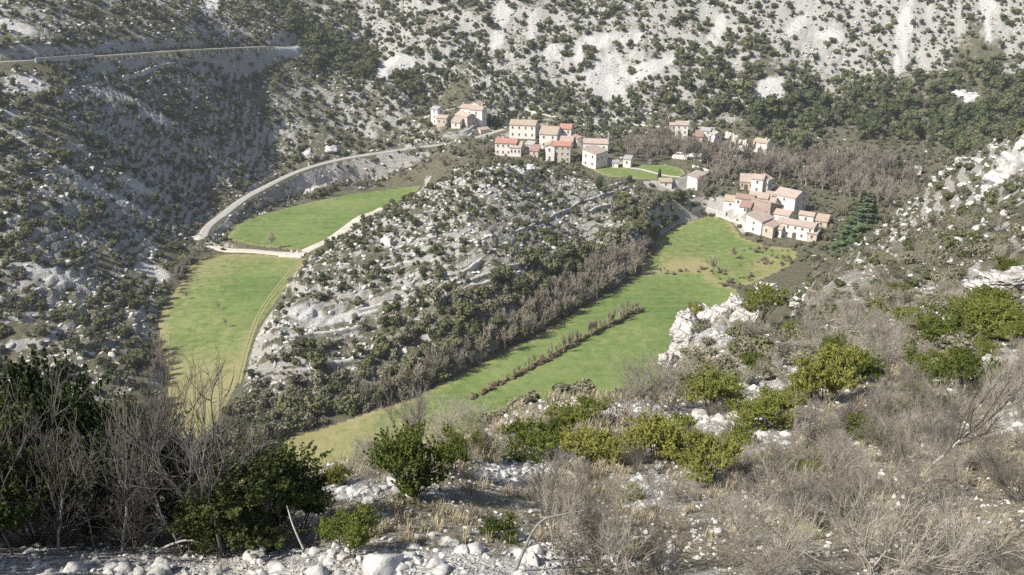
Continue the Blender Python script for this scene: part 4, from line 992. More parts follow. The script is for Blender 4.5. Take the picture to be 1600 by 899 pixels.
Wup = W_ & ((cv < 122) | ((cu < 1235) & (cv < 150)))
low = B_ & (cv > 128) & (cu > 660)
setr(low, np.clip((clump-0.3)*2.2, 0.1, 0.55), 1.6+3.2*skew, np.where(g01 < 0.4, 2, np.where(g01 < 0.75, 0, 1)))
big = B_ & (cu > 1020) & (cu < 1230) & (cv > 75)
setr(big, np.clip((clump-0.34)*2.0, 0.05, 0.3), 2.5+5.0*skew, np.where(g01 < 0.3, 1, 0))
setr(W_, 0.34, 3.2+5.0*skew, np.where(g01 < 0.46, 2, np.where(g01 < 0.74, 0, 1)))
setr(Wup, np.clip((clump-0.35)*2.6, 0.06, 0.5), 1.2+3.6*skew, np.where(g01 < 0.3, 1, 0))
setr(L_, np.clip((clump-0.33)*2.6, 0.05, 0.6), 1.2+2.8*skew+2*np.clip(clump-0.5, 0, 1), np.where(g01 < 0.28, 1, 0))
shade = L_ & (cv > 290)
dens[shade] *= 1.15
setr(H_, np.clip((clump-0.36)*2.6, 0.07, 0.6), 0.9+2.3*skew+1.5*np.clip(clump-0.5, 0, 1), np.where(g01 < 0.42, 1, 0))
long_d = gridval(mead_d['long'], cx, cyy)
belt = (H_ | Vv | (reg == REG['F'])) & (long_d < 22) & (long_d > 1.5) & (cv < cu*-0.45+930)
setr(belt, 0.7*np.clip(1.5-long_d/16, 0, 1), 2.8+3.4*skew, np.where(g01 < 0.55, 1, 0))
edgeH = H_ & (long_d >= 17) & (long_d < 34); dens[edgeH] *= 1.35; size[edgeH] *= 1.25
east = H_ & (cu > 960) & (cv > 310); dens[east] = 0.5; size[east] = 2.6+3*skew[east]
setr(R_, np.clip((clump-0.28)*2.2, 0.10, 0.7), 0.9+1.9*skew, np.where(g01 < 0.68, 1, 0))
setr(Vv, 0.36, 1.4+2.2*skew, np.where(g01 < 0.8, 1, 0))
green = (cu > 915) & (cu < 1075) & (cv > 246) & (cv < 282) & Vv
dens[green] = 0.0
sw = (reg == REG['F']) & (cu < 300) & (cd > 150); setr(sw, 0.4, 2.0+2.4*skew, np.where(g01 < 0.6, 1, 0))
bank = ~road_clear(cx, cyy, ROADS_C[0], 13) & (fd > 1.0); dens[bank] = np.maximum(dens[bank], 0.42); size[bank] = 1.0+1.8*skew[bank]; kindi[bank] = np.where(g01[bank] < 0.75, 1, 0)
bank2 = ~road_clear(cx, cyy, ROADS_C[1], 12); dens[bank2] = np.maximum(dens[bank2], 0.45)
keep = free & (fineN < dens) & (sc_ < 0.45) & (np.abs(cu-800) < 1000)
X_, Y_, Z_, S_, K_, RGk, U_, VV_, D_ = cx[keep], cyy[keep], cz[keep], size[keep], kindi[keep], reg[keep], cu[keep], cv[keep], cd[keep]
print('valley shrubs', keep.sum())
vis_ = visible(X_, Y_, S_*0.5) & (U_ > -10) & (U_ < 1610) & (VV_ > -15) & (VV_ < 900)
score = np.where(vis_, S_/D_, 0)
sel = np.zeros(len(X_), bool)
lab_of = {REG['B']: ('on the pale far slope behind the villages', 'far slope'), REG['W']: ('in the wooded foot of the far right slope', 'wooded slope'),
          REG['L']: ('on the dim stony left slope', 'left slope'), REG['H']: ('on the terraced hill between the fields', 'terraced hill'),
          REG['R']: ('on the stony spur at right', 'right spur'), REG['V']: ('on the valley floor near the houses', 'valley floor'), REG['F']: ('at the edge of the valley fields', 'field edge')}
for kd, meshes, nm, word, cat, cap in ((0, EVER, 'evergreen_shrub', 'dark evergreen shrub', 'shrub', 290), (1, SCRUB, 'leafless_shrub', 'grey leafless shrub', 'shrub', 200), (2, PINE, 'pine_tree', 'fresh green pine tree', 'tree', 170)):
    idx = np.where((K_ == kd) & vis_)[0]; idx = idx[np.argsort(-score[idx])][:cap]; sel[idx] = True
    place(nm, meshes, np.stack([X_, Y_, Z_], -1)[idx], S_[idx], [word+' '+mark((X_[i], Y_[i], Z_[i])) for i in idx], cat, [word+'s '+mark((X_[i], Y_[i], Z_[i])) for i in idx], tilt=0.08)
    rest = np.where((K_ == kd) & ~sel)[0]; s = S_[rest]
    scatter({0: 'evergreen_scrub_cover', 1: 'leafless_scrub_cover', 2: 'pine_wood'}[kd], meshes, np.stack([X_[rest], Y_[rest], Z_[rest]-0.05*s], -1),
            np.stack([rng.normal(size=len(rest))*0.08, rng.normal(size=len(rest))*0.08, rng.uniform(0, 6.28, len(rest))], -1),
            np.stack([s, s*rng.uniform(.7, 1.4, len(rest)), s*rng.uniform(.75, 1.25, len(rest))], -1), rng.integers(0, len(meshes), len(rest)),
            {0: 'dark evergreen scrub covering the far and left slopes', 1: 'grey leafless scrub over the stony slopes', 2: 'green pine wood along the foot of the far slope'}[kd], 'scrub' if kd < 2 else 'wood')

# limestone lumps breaking out of the slopes
NR = 100000
r_ = np.sqrt(rng.uniform(100**2, 640**2, NR)); t_ = np.radians(rng.uniform(-37, 37, NR)); rx, ry = r_*np.sin(t_), r_*np.cos(t_)
rg2 = gridval(RG, rx, ry); fd2 = gridval(FLOORD, rx, ry); kl2 = gridval(kled, rx, ry); cl2 = fbm(rx*0.07, ry*0.07, 77, 4, 0.6)
pr = np.zeros(NR)
for k, v in (('B', 0.42), ('L', 0.5), ('H', 0.8), ('R', 0.5), ('W', 0.06), ('V', 0.05)): pr[rg2 == REG[k]] = v
rb_ = ~road_clear(rx, ry, ROADS_C[0], 12) | ~road_clear(rx, ry, ROADS_C[1], 12); pr[rb_] = 0.7
pr = pr*np.clip((cl2-0.33)*4, 0.25, 1.1)
ok = (rng.uniform(size=NR) < pr) & (fd2 > 3) & road_clear(rx, ry, ROADS_C[0], 2.9) & road_clear(rx, ry, ROADS_C[1], 5) & house_clear(rx, ry, 2)
rx, ry, rg2 = rx[ok], ry[ok], rg2[ok]; rz = ground(rx, ry); rs = 0.55+1.9*rng.uniform(size=len(rx))**2.5
ru, rv, rd = project(np.stack([rx, ry, rz], -1))
rvis = visible(rx, ry, 0.4) & (ru > 0) & (ru < 1600) & (rv > 0)
idx = np.argsort(-np.where(rvis, rs/rd, 0))[:220]
place('limestone_outcrop', FROCK, np.stack([rx, ry, rz], -1)[idx], rs[idx]*1.1, ['pale limestone outcrop '+mark((rx[i], ry[i], rz[i])) for i in idx], 'rock', ['limestone outcrops '+mark((rx[i], ry[i], rz[i])) for i in idx], sink=0.08, tilt=0.25)
rest = np.setdiff1d(np.arange(len(rx)), idx); s = rs[rest]
scatter('rubble', FROCK, np.stack([rx[rest], ry[rest], rz[rest]], -1), np.stack([rng.normal(size=len(rest))*.25, rng.normal(size=len(rest))*.25, rng.uniform(0, 6.28, len(rest))], -1),
        np.stack([s*1.3, s, s*0.75], -1), rng.integers(0, len(FROCK), len(rest)), 'pale limestone rubble strewn over the slopes', 'rubble')
print('far rocks', len(rx))

# bare trees: valley grove, belt under the hill, roadside
def sample_px(n_, poly, seed, dmin=2.0):
    """ground points whose picture falls in a pixel outline"""
    g = np.random.default_rng(seed); pl = np.array(poly, float); pts = []; tries = 0
    P = np.array([hit(u, v, 60) for u, v in poly]); lo = P[:, :2].min(0)-2; hi = P[:, :2].max(0)+2
    while len(pts) < n_ and tries < 60:
        tries += 1
        q = g.uniform(lo, hi, (400, 2)); z = ground(q[:, 0], q[:, 1]); u, v, d = project(np.c_[q, z])
        ins = (seg_dist(u, v, pl) < 0) & (gridval(FLOORD, q[:, 0], q[:, 1]) > 0.5) & house_clear(q[:, 0], q[:, 1], 1.5) & road_clear(q[:, 0], q[:, 1], ROADS_C[0], 3.5)
        for a, zz in zip(q[ins], z[ins]):
            if all(math.hypot(a[0]-b[0], a[1]-b[1]) > dmin for b in pts[-150:]): pts.append((a[0], a[1], zz))
            if len(pts) >= n_: break
    return np.array(pts)
GROVE = [(970, 215, 1050, 248, 26), ]
pg = sample_px(240, [(985, 262), (975, 228), (1040, 222), (1090, 232), (1150, 238), (1200, 250), (1290, 250), (1380, 255), (1430, 285), (1420, 330), (1380, 330), (1290, 300), (1240, 290), (1200, 278), (1160, 272), (1130, 290), (1120, 320), (1080, 318), (1120, 270), (1060, 252)], 5, 2.2)
ng_ = 140
place_trees('bare_tree', BARE, pg[:ng_], 6.5+5.0*np.random.default_rng(1).uniform(size=ng_), ['leafless brown tree '+mark(p) for p in pg[:ng_]], 'tree', ['bare brown trees '+mark(p) for p in pg[:ng_]], wide=0.9)
pr_ = sample_px(50, [(390, 335), (400, 318), (440, 312), (500, 296), (560, 262), (640, 240), (700, 232), (765, 232), (770, 252), (720, 268), (660, 285), (600, 292), (520, 306), (440, 322)], 6, 2.5)
place_trees('bare_tree', BARE, pr_, 3.5+3.0*np.random.default_rng(2).uniform(size=len(pr_)), ['leafless shrubby tree '+mark(p) for p in pr_], 'tree', ['bare shrubby trees '+mark(p) for p in pr_], wide=1.1)
pb = sample_px(150, [(560, 640), (640, 600), (720, 560), (800, 515), (860, 470), (930, 425), (1000, 395), (1030, 385), (1005, 424), (960, 452), (880, 498), (800, 545), (690, 600)], 8, 2.2)
place_trees('bare_tree', BARE, pb[:85], 5.0+4.0*np.random.default_rng(3).uniform(size=85), ['leafless belt tree '+mark(p) for p in pb[:85]], 'tree', ['bare belt trees '+mark(p) for p in pb[:85]], wide=1.0)
pw = sample_px(28, [(255, 520), (262, 470), (285, 420), (320, 398), (318, 425), (280, 470), (262, 520), (258, 590), (240, 600)], 9, 2.2)
place_trees('bare_tree', BARE, pw, 3.5+3.0*np.random.default_rng(4).uniform(size=len(pw)), ['leafless grey bank tree '+mark(p) for p in pw], 'tree', ['bare bank trees '+mark(p) for p in pw], wide=1.1)
def whole(tm):
    vs = []; fs = []; n_ = 0
    for me in tm:
        v = np.empty(len(me.vertices)*3, np.float32); me.vertices.foreach_get('co', v); f = np.empty(len(me.polygons)*3, np.int32); me.polygons.foreach_get('vertices', f); vs.append(v.reshape(-1, 3)); fs.append(f.reshape(-1, 3)+n_); n_ += len(vs[-1])
    return mesh_np('bare_tree', np.concatenate(vs), np.concatenate(fs), [M['twig_far']])
px_ = np.concatenate([pg[140:], pb[85:]]); gq = np.random.default_rng(12); s = 5.5+4.5*gq.uniform(size=len(px_))
scatter('bare_tree_thicket', [whole(b) for b in BARE], px_-np.array([0, 0, 0.1]), np.c_[gq.normal(size=(len(px_), 2))*0.04, gq.uniform(0, 6.28, len(px_))], np.stack([s*.95, s*.95, s], -1), gq.integers(0, 5, len(px_)), 'leafless thicket among the valley trees', 'thicket')
BRAM = [shrub_mesh('bramble', 140+k, M['bramble'], nl=4, leaves=160, leaf=0.07, tall=0.6) for k in range(3)]
# sapling row across the long meadow
row = spline([flat(u, v, 0)[:2] for u, v in ((742, 622), (800, 590), (860, 560), (920, 526), (965, 502), (1003, 484))], 1.0)
t_ = np.linspace(0.02, 0.98, 90)+np.random.default_rng(5).normal(size=90)*0.006; ii = np.clip((t_*(len(row)-1)).astype(int), 0, len(row)-1)
ps = np.c_[row[ii]+np.random.default_rng(6).normal(size=(90, 2))*0.5, np.zeros(90)]; ps[:, 2] = ground(ps[:, 0], ps[:, 1])
hs = (2.6+3.6*np.random.default_rng(7).uniform(size=90))*np.clip(0.25+t_*1.6, 0.3, 1.0)
place_trees('bare_sapling', SAPL, ps, hs, 'slim leafless sapling in the row across the long meadow', 'sapling', 'sapling row in the meadow', wide=0.8)
row = np.repeat(row, 2, 0)
pbr = np.c_[row[::1]+np.random.default_rng(8).normal(size=(len(row), 2))*0.45, np.zeros(len(row))]; pbr[:, 2] = ground(pbr[:, 0], pbr[:, 1])
scatter('bramble_hedge', BRAM, pbr, np.c_[np.zeros((len(pbr), 2)), np.random.default_rng(9).uniform(0, 6.28, len(pbr))], np.repeat((1.1+1.0*np.random.default_rng(10).uniform(size=len(pbr)))[:, None], 3, 1)*np.array([1, 1, .8]),
        np.random.default_rng(11).integers(0, 3, len(pbr)), 'brown bramble strip under the sapling row', 'brambles')
# single trees standing in the fields
for (u, v, hpx, lab) in ((293, 467, 12, 'small leafless tree at the upper edge of the dry field'), (352, 512, 16, 'lone bare tree in the middle of the dry field'), (342, 484, 13, 'little bare tree upslope in the dry field'),
                         (424, 389, 30, 'tall thin bare tree beside the bridge'), (1115, 428, 32, 'thin leafless tree in the rough pasture'), (1145, 405, 22, 'small bare tree near the pasture slope'), (1085, 258, 52, 'pale whitish bare tree behind the ruined house'), (1140, 262, 56, 'broad whitish bare tree between the two villages')):
    p = hit(u, v, 60); s = project(p)[2]/FPX; k = int(rng.integers(len(BARE)))
    r = tree_proto('bare_tree', BARE[k], lab, 'tree', None); r.location = tuple(map(float, p)); r.scale = (hpx*s,)*3; r.rotation_euler = (0, 0, rng.uniform(0, 6))

pp_ = []
gq = np.random.default_rng(44)
for (u0, v0, a, b, m) in ((1215, 408, 40, 12, 34), (1150, 440, 30, 8, 16), (1060, 425, 40, 4, 12), (1115, 420, 20, 8, 10), (1020, 390, 12, 14, 14), (1185, 392, 25, 5, 12)):
    for k in range(m): pp_.append(hit(u0+gq.normal()*a*0.6, v0+gq.normal()*b*0.6, 100))
pp_ = np.array(pp_); s = 0.8+1.5*gq.uniform(size=len(pp_))**2
scatter('pasture_scrub', SCRUB[:2]+BRAM, pp_, np.c_[np.zeros((len(pp_), 2)), gq.uniform(0, 6.28, len(pp_))], np.stack([s*1.3, s*1.3, s], -1), gq.integers(0, 5, len(pp_)), 'brown and grey low scrub in the rough pasture', 'scrub')
# dry stone terrace walls
def wall(pts_px, h, lab, thick=0.9, rmin=100, name='dry_stone_wall', mat='drystone'):
    P = np.array([hit(u, v, rmin) for u, v in pts_px]); c = spline(P[:, :2], 0.9); n_ = len(c)
    t = np.gradient(c, axis=0); t /= np.linalg.norm(t, axis=1)[:, None]; nr = np.stack([-t[:, 1], t[:, 0]], -1)
    zb = ground(c[:, 0], c[:, 1]); k = 4; zs = np.convolve(np.pad(zb, k, mode='edge'), np.ones(2*k+1)/(2*k+1), 'valid')
    g = np.random.default_rng(int(pts_px[0][0])); hh = h*(0.8+0.4*g.uniform(size=n_)); w = thick*0.5*(0.85+0.3*g.uniform(size=n_))
    ring = []
    for s, zz, f in ((-1, -1.2, 1.15), (-1, 0.55*hh, 1.0), (-1, hh, 0.8), (1, hh*0.97, 0.8), (1, 0.5*hh, 1.0), (1, -1.2, 1.15)):
        q = c + nr*(s*w*f)[:, None] + g.normal(size=(n_, 2))*0.06
        ring.append(np.c_[q, (zs if np.ndim(zz) else np.minimum(zs, zb))+zz])
    v = np.stack(ring, 1); m = v.shape[1]; idx = np.arange(n_*m).reshape(n_, m)
    f = np.stack([idx[:-1, :-1], idx[:-1, 1:], idx[1:, 1:], idx[1:, :-1]], -1).reshape(-1, 4)
    caps = []
    me = mesh_np(name, v.reshape(-1, 3), f, [M[mat]]); o = link(name, me)
    return tag(o, lab, 'wall')
wall([(805, 365), (845, 349), (882, 332), (905, 319), (942, 306), (980, 295)], 1.0, 'long pale terrace wall climbing the terraced hill towards the village green')
wall([(920, 335), (942, 326), (970, 319), (1007, 310)], 1.5, 'short pale terrace wall below the long one near the cypress')
wall([(940, 298), (965, 290), (985, 283)], 1.2, 'small wall at the top of the terraced hill below the green')
wall([(595, 427), (625, 415), (645, 412)], 1.3, 'low broken wall on the left shoulder of the terraced hill')
wall([(650, 380), (665, 377), (682, 374)], 1.2, 'short wall below the roofless stone hut')
wall([(720, 432), (736, 421), (752, 410)], 1.4, 'slanting terrace wall in the middle of the terraced hill')
wall([(735, 443), (760, 432), (800, 420), (840, 409)], 1.2, 'faint long terrace wall across the lower hill')
wall([(450, 532), (490, 527), (530, 521), (575, 512)], 1.2, 'terrace wall low on the tip of the terraced hill')
wall([(470, 587), (512, 577), (552, 568)], 1.9, 'pale rock ledge wall above the trees at the hill tip')
wall([(560, 488), (600, 478), (640, 470)], 1.1, 'terrace wall beside the open scree on the hill')
wall([(690, 470), (740, 452), (790, 436)], 1.2, 'terrace wall above the dark cliff on the hill')
wall([(190, 127), (225, 115), (250, 107), (275, 101)], 1.6, 'slanting stone wall on the left slope below the road')
wall([(230, 132), (245, 126), (255, 122)], 1.3, 'short curved stone wall on the left slope')
wall([(1080, 329), (1100, 326), (1115, 331), (1135, 337)], 1.2, 'stone wall along the path above the pasture')
wall([(1082, 262), (1095, 266), (1108, 271)], 1.4, 'pale wall behind the ruined house')
wall([(716, 208), (735, 201), (760, 193)], 1.3, 'low wall along the road by the small hamlet')
# parapet of the upper road
Pp = [at(u, v, Y) for u, v, Y in ((62, 95.5, 363), (90, 93.5, 371), (120, 91, 380), (152, 88.5, 391))]
mb = MB()
for a, b in zip(Pp[:-1], Pp[1:]):
    for k in range(4):
        p = a+(b-a)*(k+0.5)/4; L0 = np.linalg.norm((b-a)[:2])/4
        zz = ground(p[0], p[1]); mb.box((p[0], p[1]-3.2, max(zz, p[2])-0.2), (L0*1.0, 0.55, 3.4), math.atan2(b[1]-a[1], b[0]-a[0]))
o = link('road_parapet', mb.mesh('road_parapet', M['drystone'])); tag(o, 'pale masonry parapet along the upper left road', 'parapet')
# ------------------------------------------------------------------ special trees of the valley
def cypress_mesh(seed, leafmat):
    g = np.random.default_rng(seed); n_ = 900; t = g.uniform(0.02, 1, n_); a = g.uniform(0, 6.28, n_); r = 0.085*np.sin(np.pi*np.clip(t*0.9+0.1, 0, 1))**0.7*(0.8+0.35*g.uniform(size=n_))
    p = np.stack([r*np.cos(a), r*np.sin(a), t], -1); nn = np.stack([np.cos(a), np.sin(a), 0.6*np.ones(n_)], -1)+0.5*unit(n_, g); nn /= np.linalg.norm(nn, axis=1)[:, None]
    lv, lf = leaf_quads(p, nn, 0.03*g.uniform(.6, 1.4, n_), g); v, f = ICO2; cv = v*np.array([0.06, 0.06, 0.47])+np.array([0, 0, 0.5])
    V, F, _ = join([(cv, f), (lv, lf)]); return mesh_np('crown', V, F, [leafmat])
def cedar_meshes(seed, leafmat):
    g = np.random.default_rng(seed); P = []; Nn = []; S = []; segs = []
    for ti in range(13):
        t = ti/12.0; z = 0.07+0.9*t; R = 0.46*(1-t)**0.85+0.02; nb = int(13*(1-t)+4); a0 = g.uniform(0, 6.28)
        for b in range(nb):
            a = a0+6.283*b/nb+g.normal()*0.12; Rb = R*g.uniform(0.75, 1.12); m = int(20+80*Rb/0.46)
            s = np.sqrt(g.uniform(0.03, 1, m)); wdt = (0.10*Rb/0.46+0.018)*np.sin(np.pi*np.clip(s, 0.12, 0.97))**0.6
            l = g.normal(size=m)*0.5*wdt; zz = z - 0.10*s*s*Rb/0.46 + 0.03*s + g.normal(size=m)*0.006
            ca, sa = math.cos(a), math.sin(a)
            P.append(np.stack([s*Rb*ca - l*sa, s*Rb*sa + l*ca, zz], -1)); q = np.tile([0.25*ca, 0.25*sa, 1.0], (m, 1))+0.45*unit(m, g); Nn.append(q/np.linalg.norm(q, axis=1)[:, None]); S.append(0.030*g.uniform(.6, 1.3, m))
            segs.append((np.array([0, 0, z-0.02]), np.array([Rb*0.8*ca, Rb*0.8*sa, z-0.06*Rb/.46]), 0.006, 0.002))
    lv, lf = leaf_quads(np.concatenate(P), np.concatenate(Nn), np.concatenate(S), g); bv, bf = tubes(segs, 3)
    V, F, MI = join([(lv, lf), (bv, bf)])
    tv, tf = tubes([(np.array([0, 0, -0.05]), np.array([0, 0, 0.5]), 0.022, 0.013), (np.array([0, 0, 0.5]), np.array([0, 0, 1.0]), 0.013, 0.002)], 7)
    return mesh_np('trunk', tv, tf, [M['trunk']]), mesh_np('crown', V, F, [leafmat, M['trunk']], face_mat=MI)
M['cedar'] = leaf_mat('cedar_needles', (0.065, 0.095, 0.045), (0.105, 0.145, 0.07), (0.16, 0.20, 0.10), 0.1, 0.4)
M['cypress'] = leaf_mat('cypress_needles', (0.022, 0.035, 0.018), (0.035, 0.05, 0.026), (0.055, 0.07, 0.038), 0.05, 0.8)
ced = [cedar_meshes(3, M['cedar']), cedar_meshes(4, M['cedar'])]
for k, (u, v, Y, h, wd, lab) in enumerate(((1345, 388, 302, 22.5, 1.34, 'broad dark green cedar with tiered boughs beside the lower village'),)):
    p = at(u, v, Y); p[2] = ground(p[0], p[1]); r = tree_proto('cedar_tree', ced[k], lab, 'tree', None); r.location = tuple(map(float, p)); r.scale = (h*wd*0.82, h*wd*0.82, h)
cyp_t = tubes([(np.array([0, 0, -0.05]), np.array([0, 0, 0.3]), 0.02, 0.01)], 5); cyp_t = mesh_np('trunk', cyp_t[0], cyp_t[1], [M['trunk']]); cyp = cypress_mesh(3, M['cypress'])
for u, v, Y, h, lab in ((1029, 297, 376, 9.8, 'tall slim cypress beside the low tan-roofed house'), (1050, 292, 380, 4.6, 'small dark cypress at the right end of the low tan-roofed house'), (850, 252, 396, 8.0, 'dark cypress in front of the pink-roofed gabled house'),
                        (868, 258, 393, 7.0, 'dark cypress in front of the three-storey red-roofed house'), (958, 262, 396, 2.6, 'little dark cypress by the shed on the green')):
    p = at(u, v, Y); p[2] = min(p[2], ground(p[0], p[1])); r = tree_proto('cypress_tree', (cyp_t, cyp), lab, 'tree', None); r.location = tuple(map(float, p)); r.scale = (h, h, h)
for u, v, sz, lab, ms in ((765, 195, 9, 'dark round tree beside the road at the hamlet', EVER), (700, 200, 4, 'dark bush in front of the hamlet', EVER), (935, 300, 6, 'conical dark juniper on top of the terraced hill', PINE), (1005, 300, 5, 'round grey bush on the hill below the green', SCRUB), (1010, 308, 4.5, 'dark rounded bush left of the tall cypress', EVER),
                          (790, 180, 9, 'broad grey green tree behind the long pale building', SCRUB), (600, 150, 6, 'dark round oak above the slope end', EVER), (1180, 395, 3.2, 'pale grey shrub below the white houses', SCRUB), (1262, 398, 3, 'grey shrub at the corner of the pasture', SCRUB), (1278, 372, 2.6, 'dark bush right of the long white house', EVER)):
    p = hit(u, v, 60); o = link('shrub', ms[int(u) % len(ms)], loc=p, scale=sz*0.8, rot=(0, 0, u)); tag(o, lab, 'shrub')
# broad dark trees on the lower right of the far slope
for k, (u, v, w) in enumerate(((1072, 140, 26), (1105, 128, 30), (1165, 155, 34), (1180, 120, 24), (1130, 175, 40), (1200, 185, 36), (1240, 165, 34), (985, 115, 14), (1265, 145, 30), (1210, 215, 30))):
    p = hit(u, v, 100); s = w*project(p)[2]/FPX; o = link('evergreen_oak', EVER[k % 6], loc=p, scale=(s, s, s*0.9), rot=(0, 0, k)); tag(o, 'large dark evergreen oak low on the far slope right of the scree', 'tree', 'large oaks of the far slope')

# ------------------------------------------------------------------ crags
def crag_mesh(name, seed, sub=4, freq=2.2):
    v, f = ico(sub); g = np.random.default_rng(seed); v = v.copy()
    for k in range(10):
        n_ = unit(1, g)[0]; n_[2] *= 0.6; n_ /= np.linalg.norm(n_); d = g.uniform(0.5, 0.85); s = v@n_; v = v-np.clip(s-d, 0, None)[:, None]*n_*0.9
    q = v*freq + 0.35*np.stack([fbm3(v*2+k*7, seed+k) for k in range(3)], -1)
    blk = hash3(np.floor(q[:, 0]*1.3), np.floor(q[:, 1]*1.3), np.floor(q[:, 2]*1.9), seed)
    blk2 = hash3(np.floor(q[:, 0]*3.1), np.floor(q[:, 1]*3.1), np.floor(q[:, 2]*4.3), seed+3)
    d = 1 + 0.30*(blk-0.5) + 0.14*(blk2-0.5) + 0.16*(fbm3(v*3.5, seed+9, 4)-0.5)
    v = v*d[:, None]; return mesh_np(name, v, f, [M['crag']])
CRAG = [crag_mesh('rock_mass', 300+k, 5 if k == 0 else 4) for k in range(4)]
def far_copy(me):
    m2 = me.copy(); m2.materials.clear(); m2.materials.append(M['farrock']); return m2
CRAGF = [far_copy(m) for m in CRAG[1:]+CRAG[1:2]]
def crag(label, blocks, name='crag'):
    u0, v0, Y0 = blocks[0][:3]; p0 = at(u0, v0, Y0); r = link(name, None, loc=p0); tag(r, label, 'rock')
    for k, (u, v, Y, w, h) in enumerate(blocks):
        p = at(u, v, Y); s = project(p)[2]/FPX
        link('rock_mass' if k == 0 else 'block', (CRAG if Y0 < 120 else CRAGF)[k % 4], r, p-p0, (0, 0, 1.7*k), (w*s*0.5, w*s*0.5*0.9, h*s*0.5))
crag('big white limestone crag standing over the meadow', [(1118, 528, 58, 124, 104), (1148, 500, 60, 84, 74), (1080, 526, 56, 62, 74), (1072, 558, 53, 60, 52), (1176, 532, 57, 70, 56), (1135, 560, 54, 90, 50), (1068, 496, 57, 24, 20), (1110, 500, 59, 50, 40), (1045, 564, 52, 34, 30), (1162, 512, 56, 76, 70), (1192, 538, 55, 60, 40), (1100, 566, 51, 70, 34), (1215, 548, 56, 36, 22)])
crag('row of white boulders on the ledge right of the big crag', [(1205, 455, 64, 34, 26), (1190, 447, 66, 22, 16), (1222, 470, 62, 24, 20), (1240, 478, 62, 22, 14), (1185, 462, 64, 18, 14)])
crag('pale rock ledge lit at the right edge of the picture', [(1575, 440, 53, 80, 22), (1530, 446, 55, 50, 16), (1600, 430, 54, 50, 24)])
crag('white rounded rock shelf beside the dark bush at right', [(1560, 572, 27, 52, 30), (1585, 566, 27, 40, 24), (1568, 605, 25, 40, 26), (1590, 610, 25, 36, 16), (1535, 565, 28, 22, 14)])
crag('pale crag high on the right spur', [(1585, 262, 165, 70, 50), (1560, 285, 165, 50, 34), (1545, 300, 165, 34, 22), (1598, 235, 175, 40, 34)])
crag('dark cliff band under the terraced hill', [(740, 492, 238, 60, 26), (712, 499, 236, 46, 22), (765, 484, 240, 36, 22), (680, 508, 234, 40, 18)])
crag('pale cliff at the tip of the terraced hill', [(424, 560, 213, 16, 40), (432, 590, 211, 22, 18), (440, 610, 208, 16, 26), (446, 640, 204, 12, 30)])
crag('bright rocky crest of the terraced hill before the houses', [(800, 264, 345, 40, 16), (772, 272, 342, 26, 14), (830, 264, 350, 24, 14), (742, 280, 338, 20, 12), (815, 272, 343, 22, 12), (785, 280, 340, 20, 10)])
crag('bare white rock face low in the woods at far right', [(1515, 158, 485, 50, 26), (1500, 150, 488, 30, 18), (1535, 160, 484, 26, 18)])
crag('pale cliff beside the road on the left slope', [(480, 246, 441, 40, 22), (440, 262, 433, 36, 18), (520, 236, 447, 34, 18)])

for k, (u, v, w, lab) in enumerate(((1140, 216, 14, 'broken white ruin wall right of the far bank hamlet'), (1150, 224, 16, 'second broken white wall stepping down from the far bank hamlet'), (1158, 236, 12, 'lowest broken white wall above the grove'), (1164, 230, 9, 'short white wall stub near the lone white house'), (1071, 243, 30, 'pale bank of broken stone above the village green'), (1060, 247, 18, 'pale stone heap behind the village green'))):
    p = hit(u, v, 100); s = project(p)[2]/FPX; r = link('ruin' if k < 4 else 'stone_bank', None, loc=p, rot=(0, 0, -0.4)); tag(r, lab, 'ruin' if k < 4 else 'rock')
    for q in range(3 if k < 4 else 4):
        L0 = w*s/3; g = np.random.default_rng(k*9+q); mb = MB(); hh = g.uniform(1.8, 4.2) if k < 4 else 1.2
        mb.box(((q-1)*L0*1.02, 0.02*q, hh/2-0.8), (L0, 0.9 if k < 4 else 3.5, hh+1.6), 0, 0.9); link('wall_piece', mb.mesh('wall_piece', WALLS['white']), r)
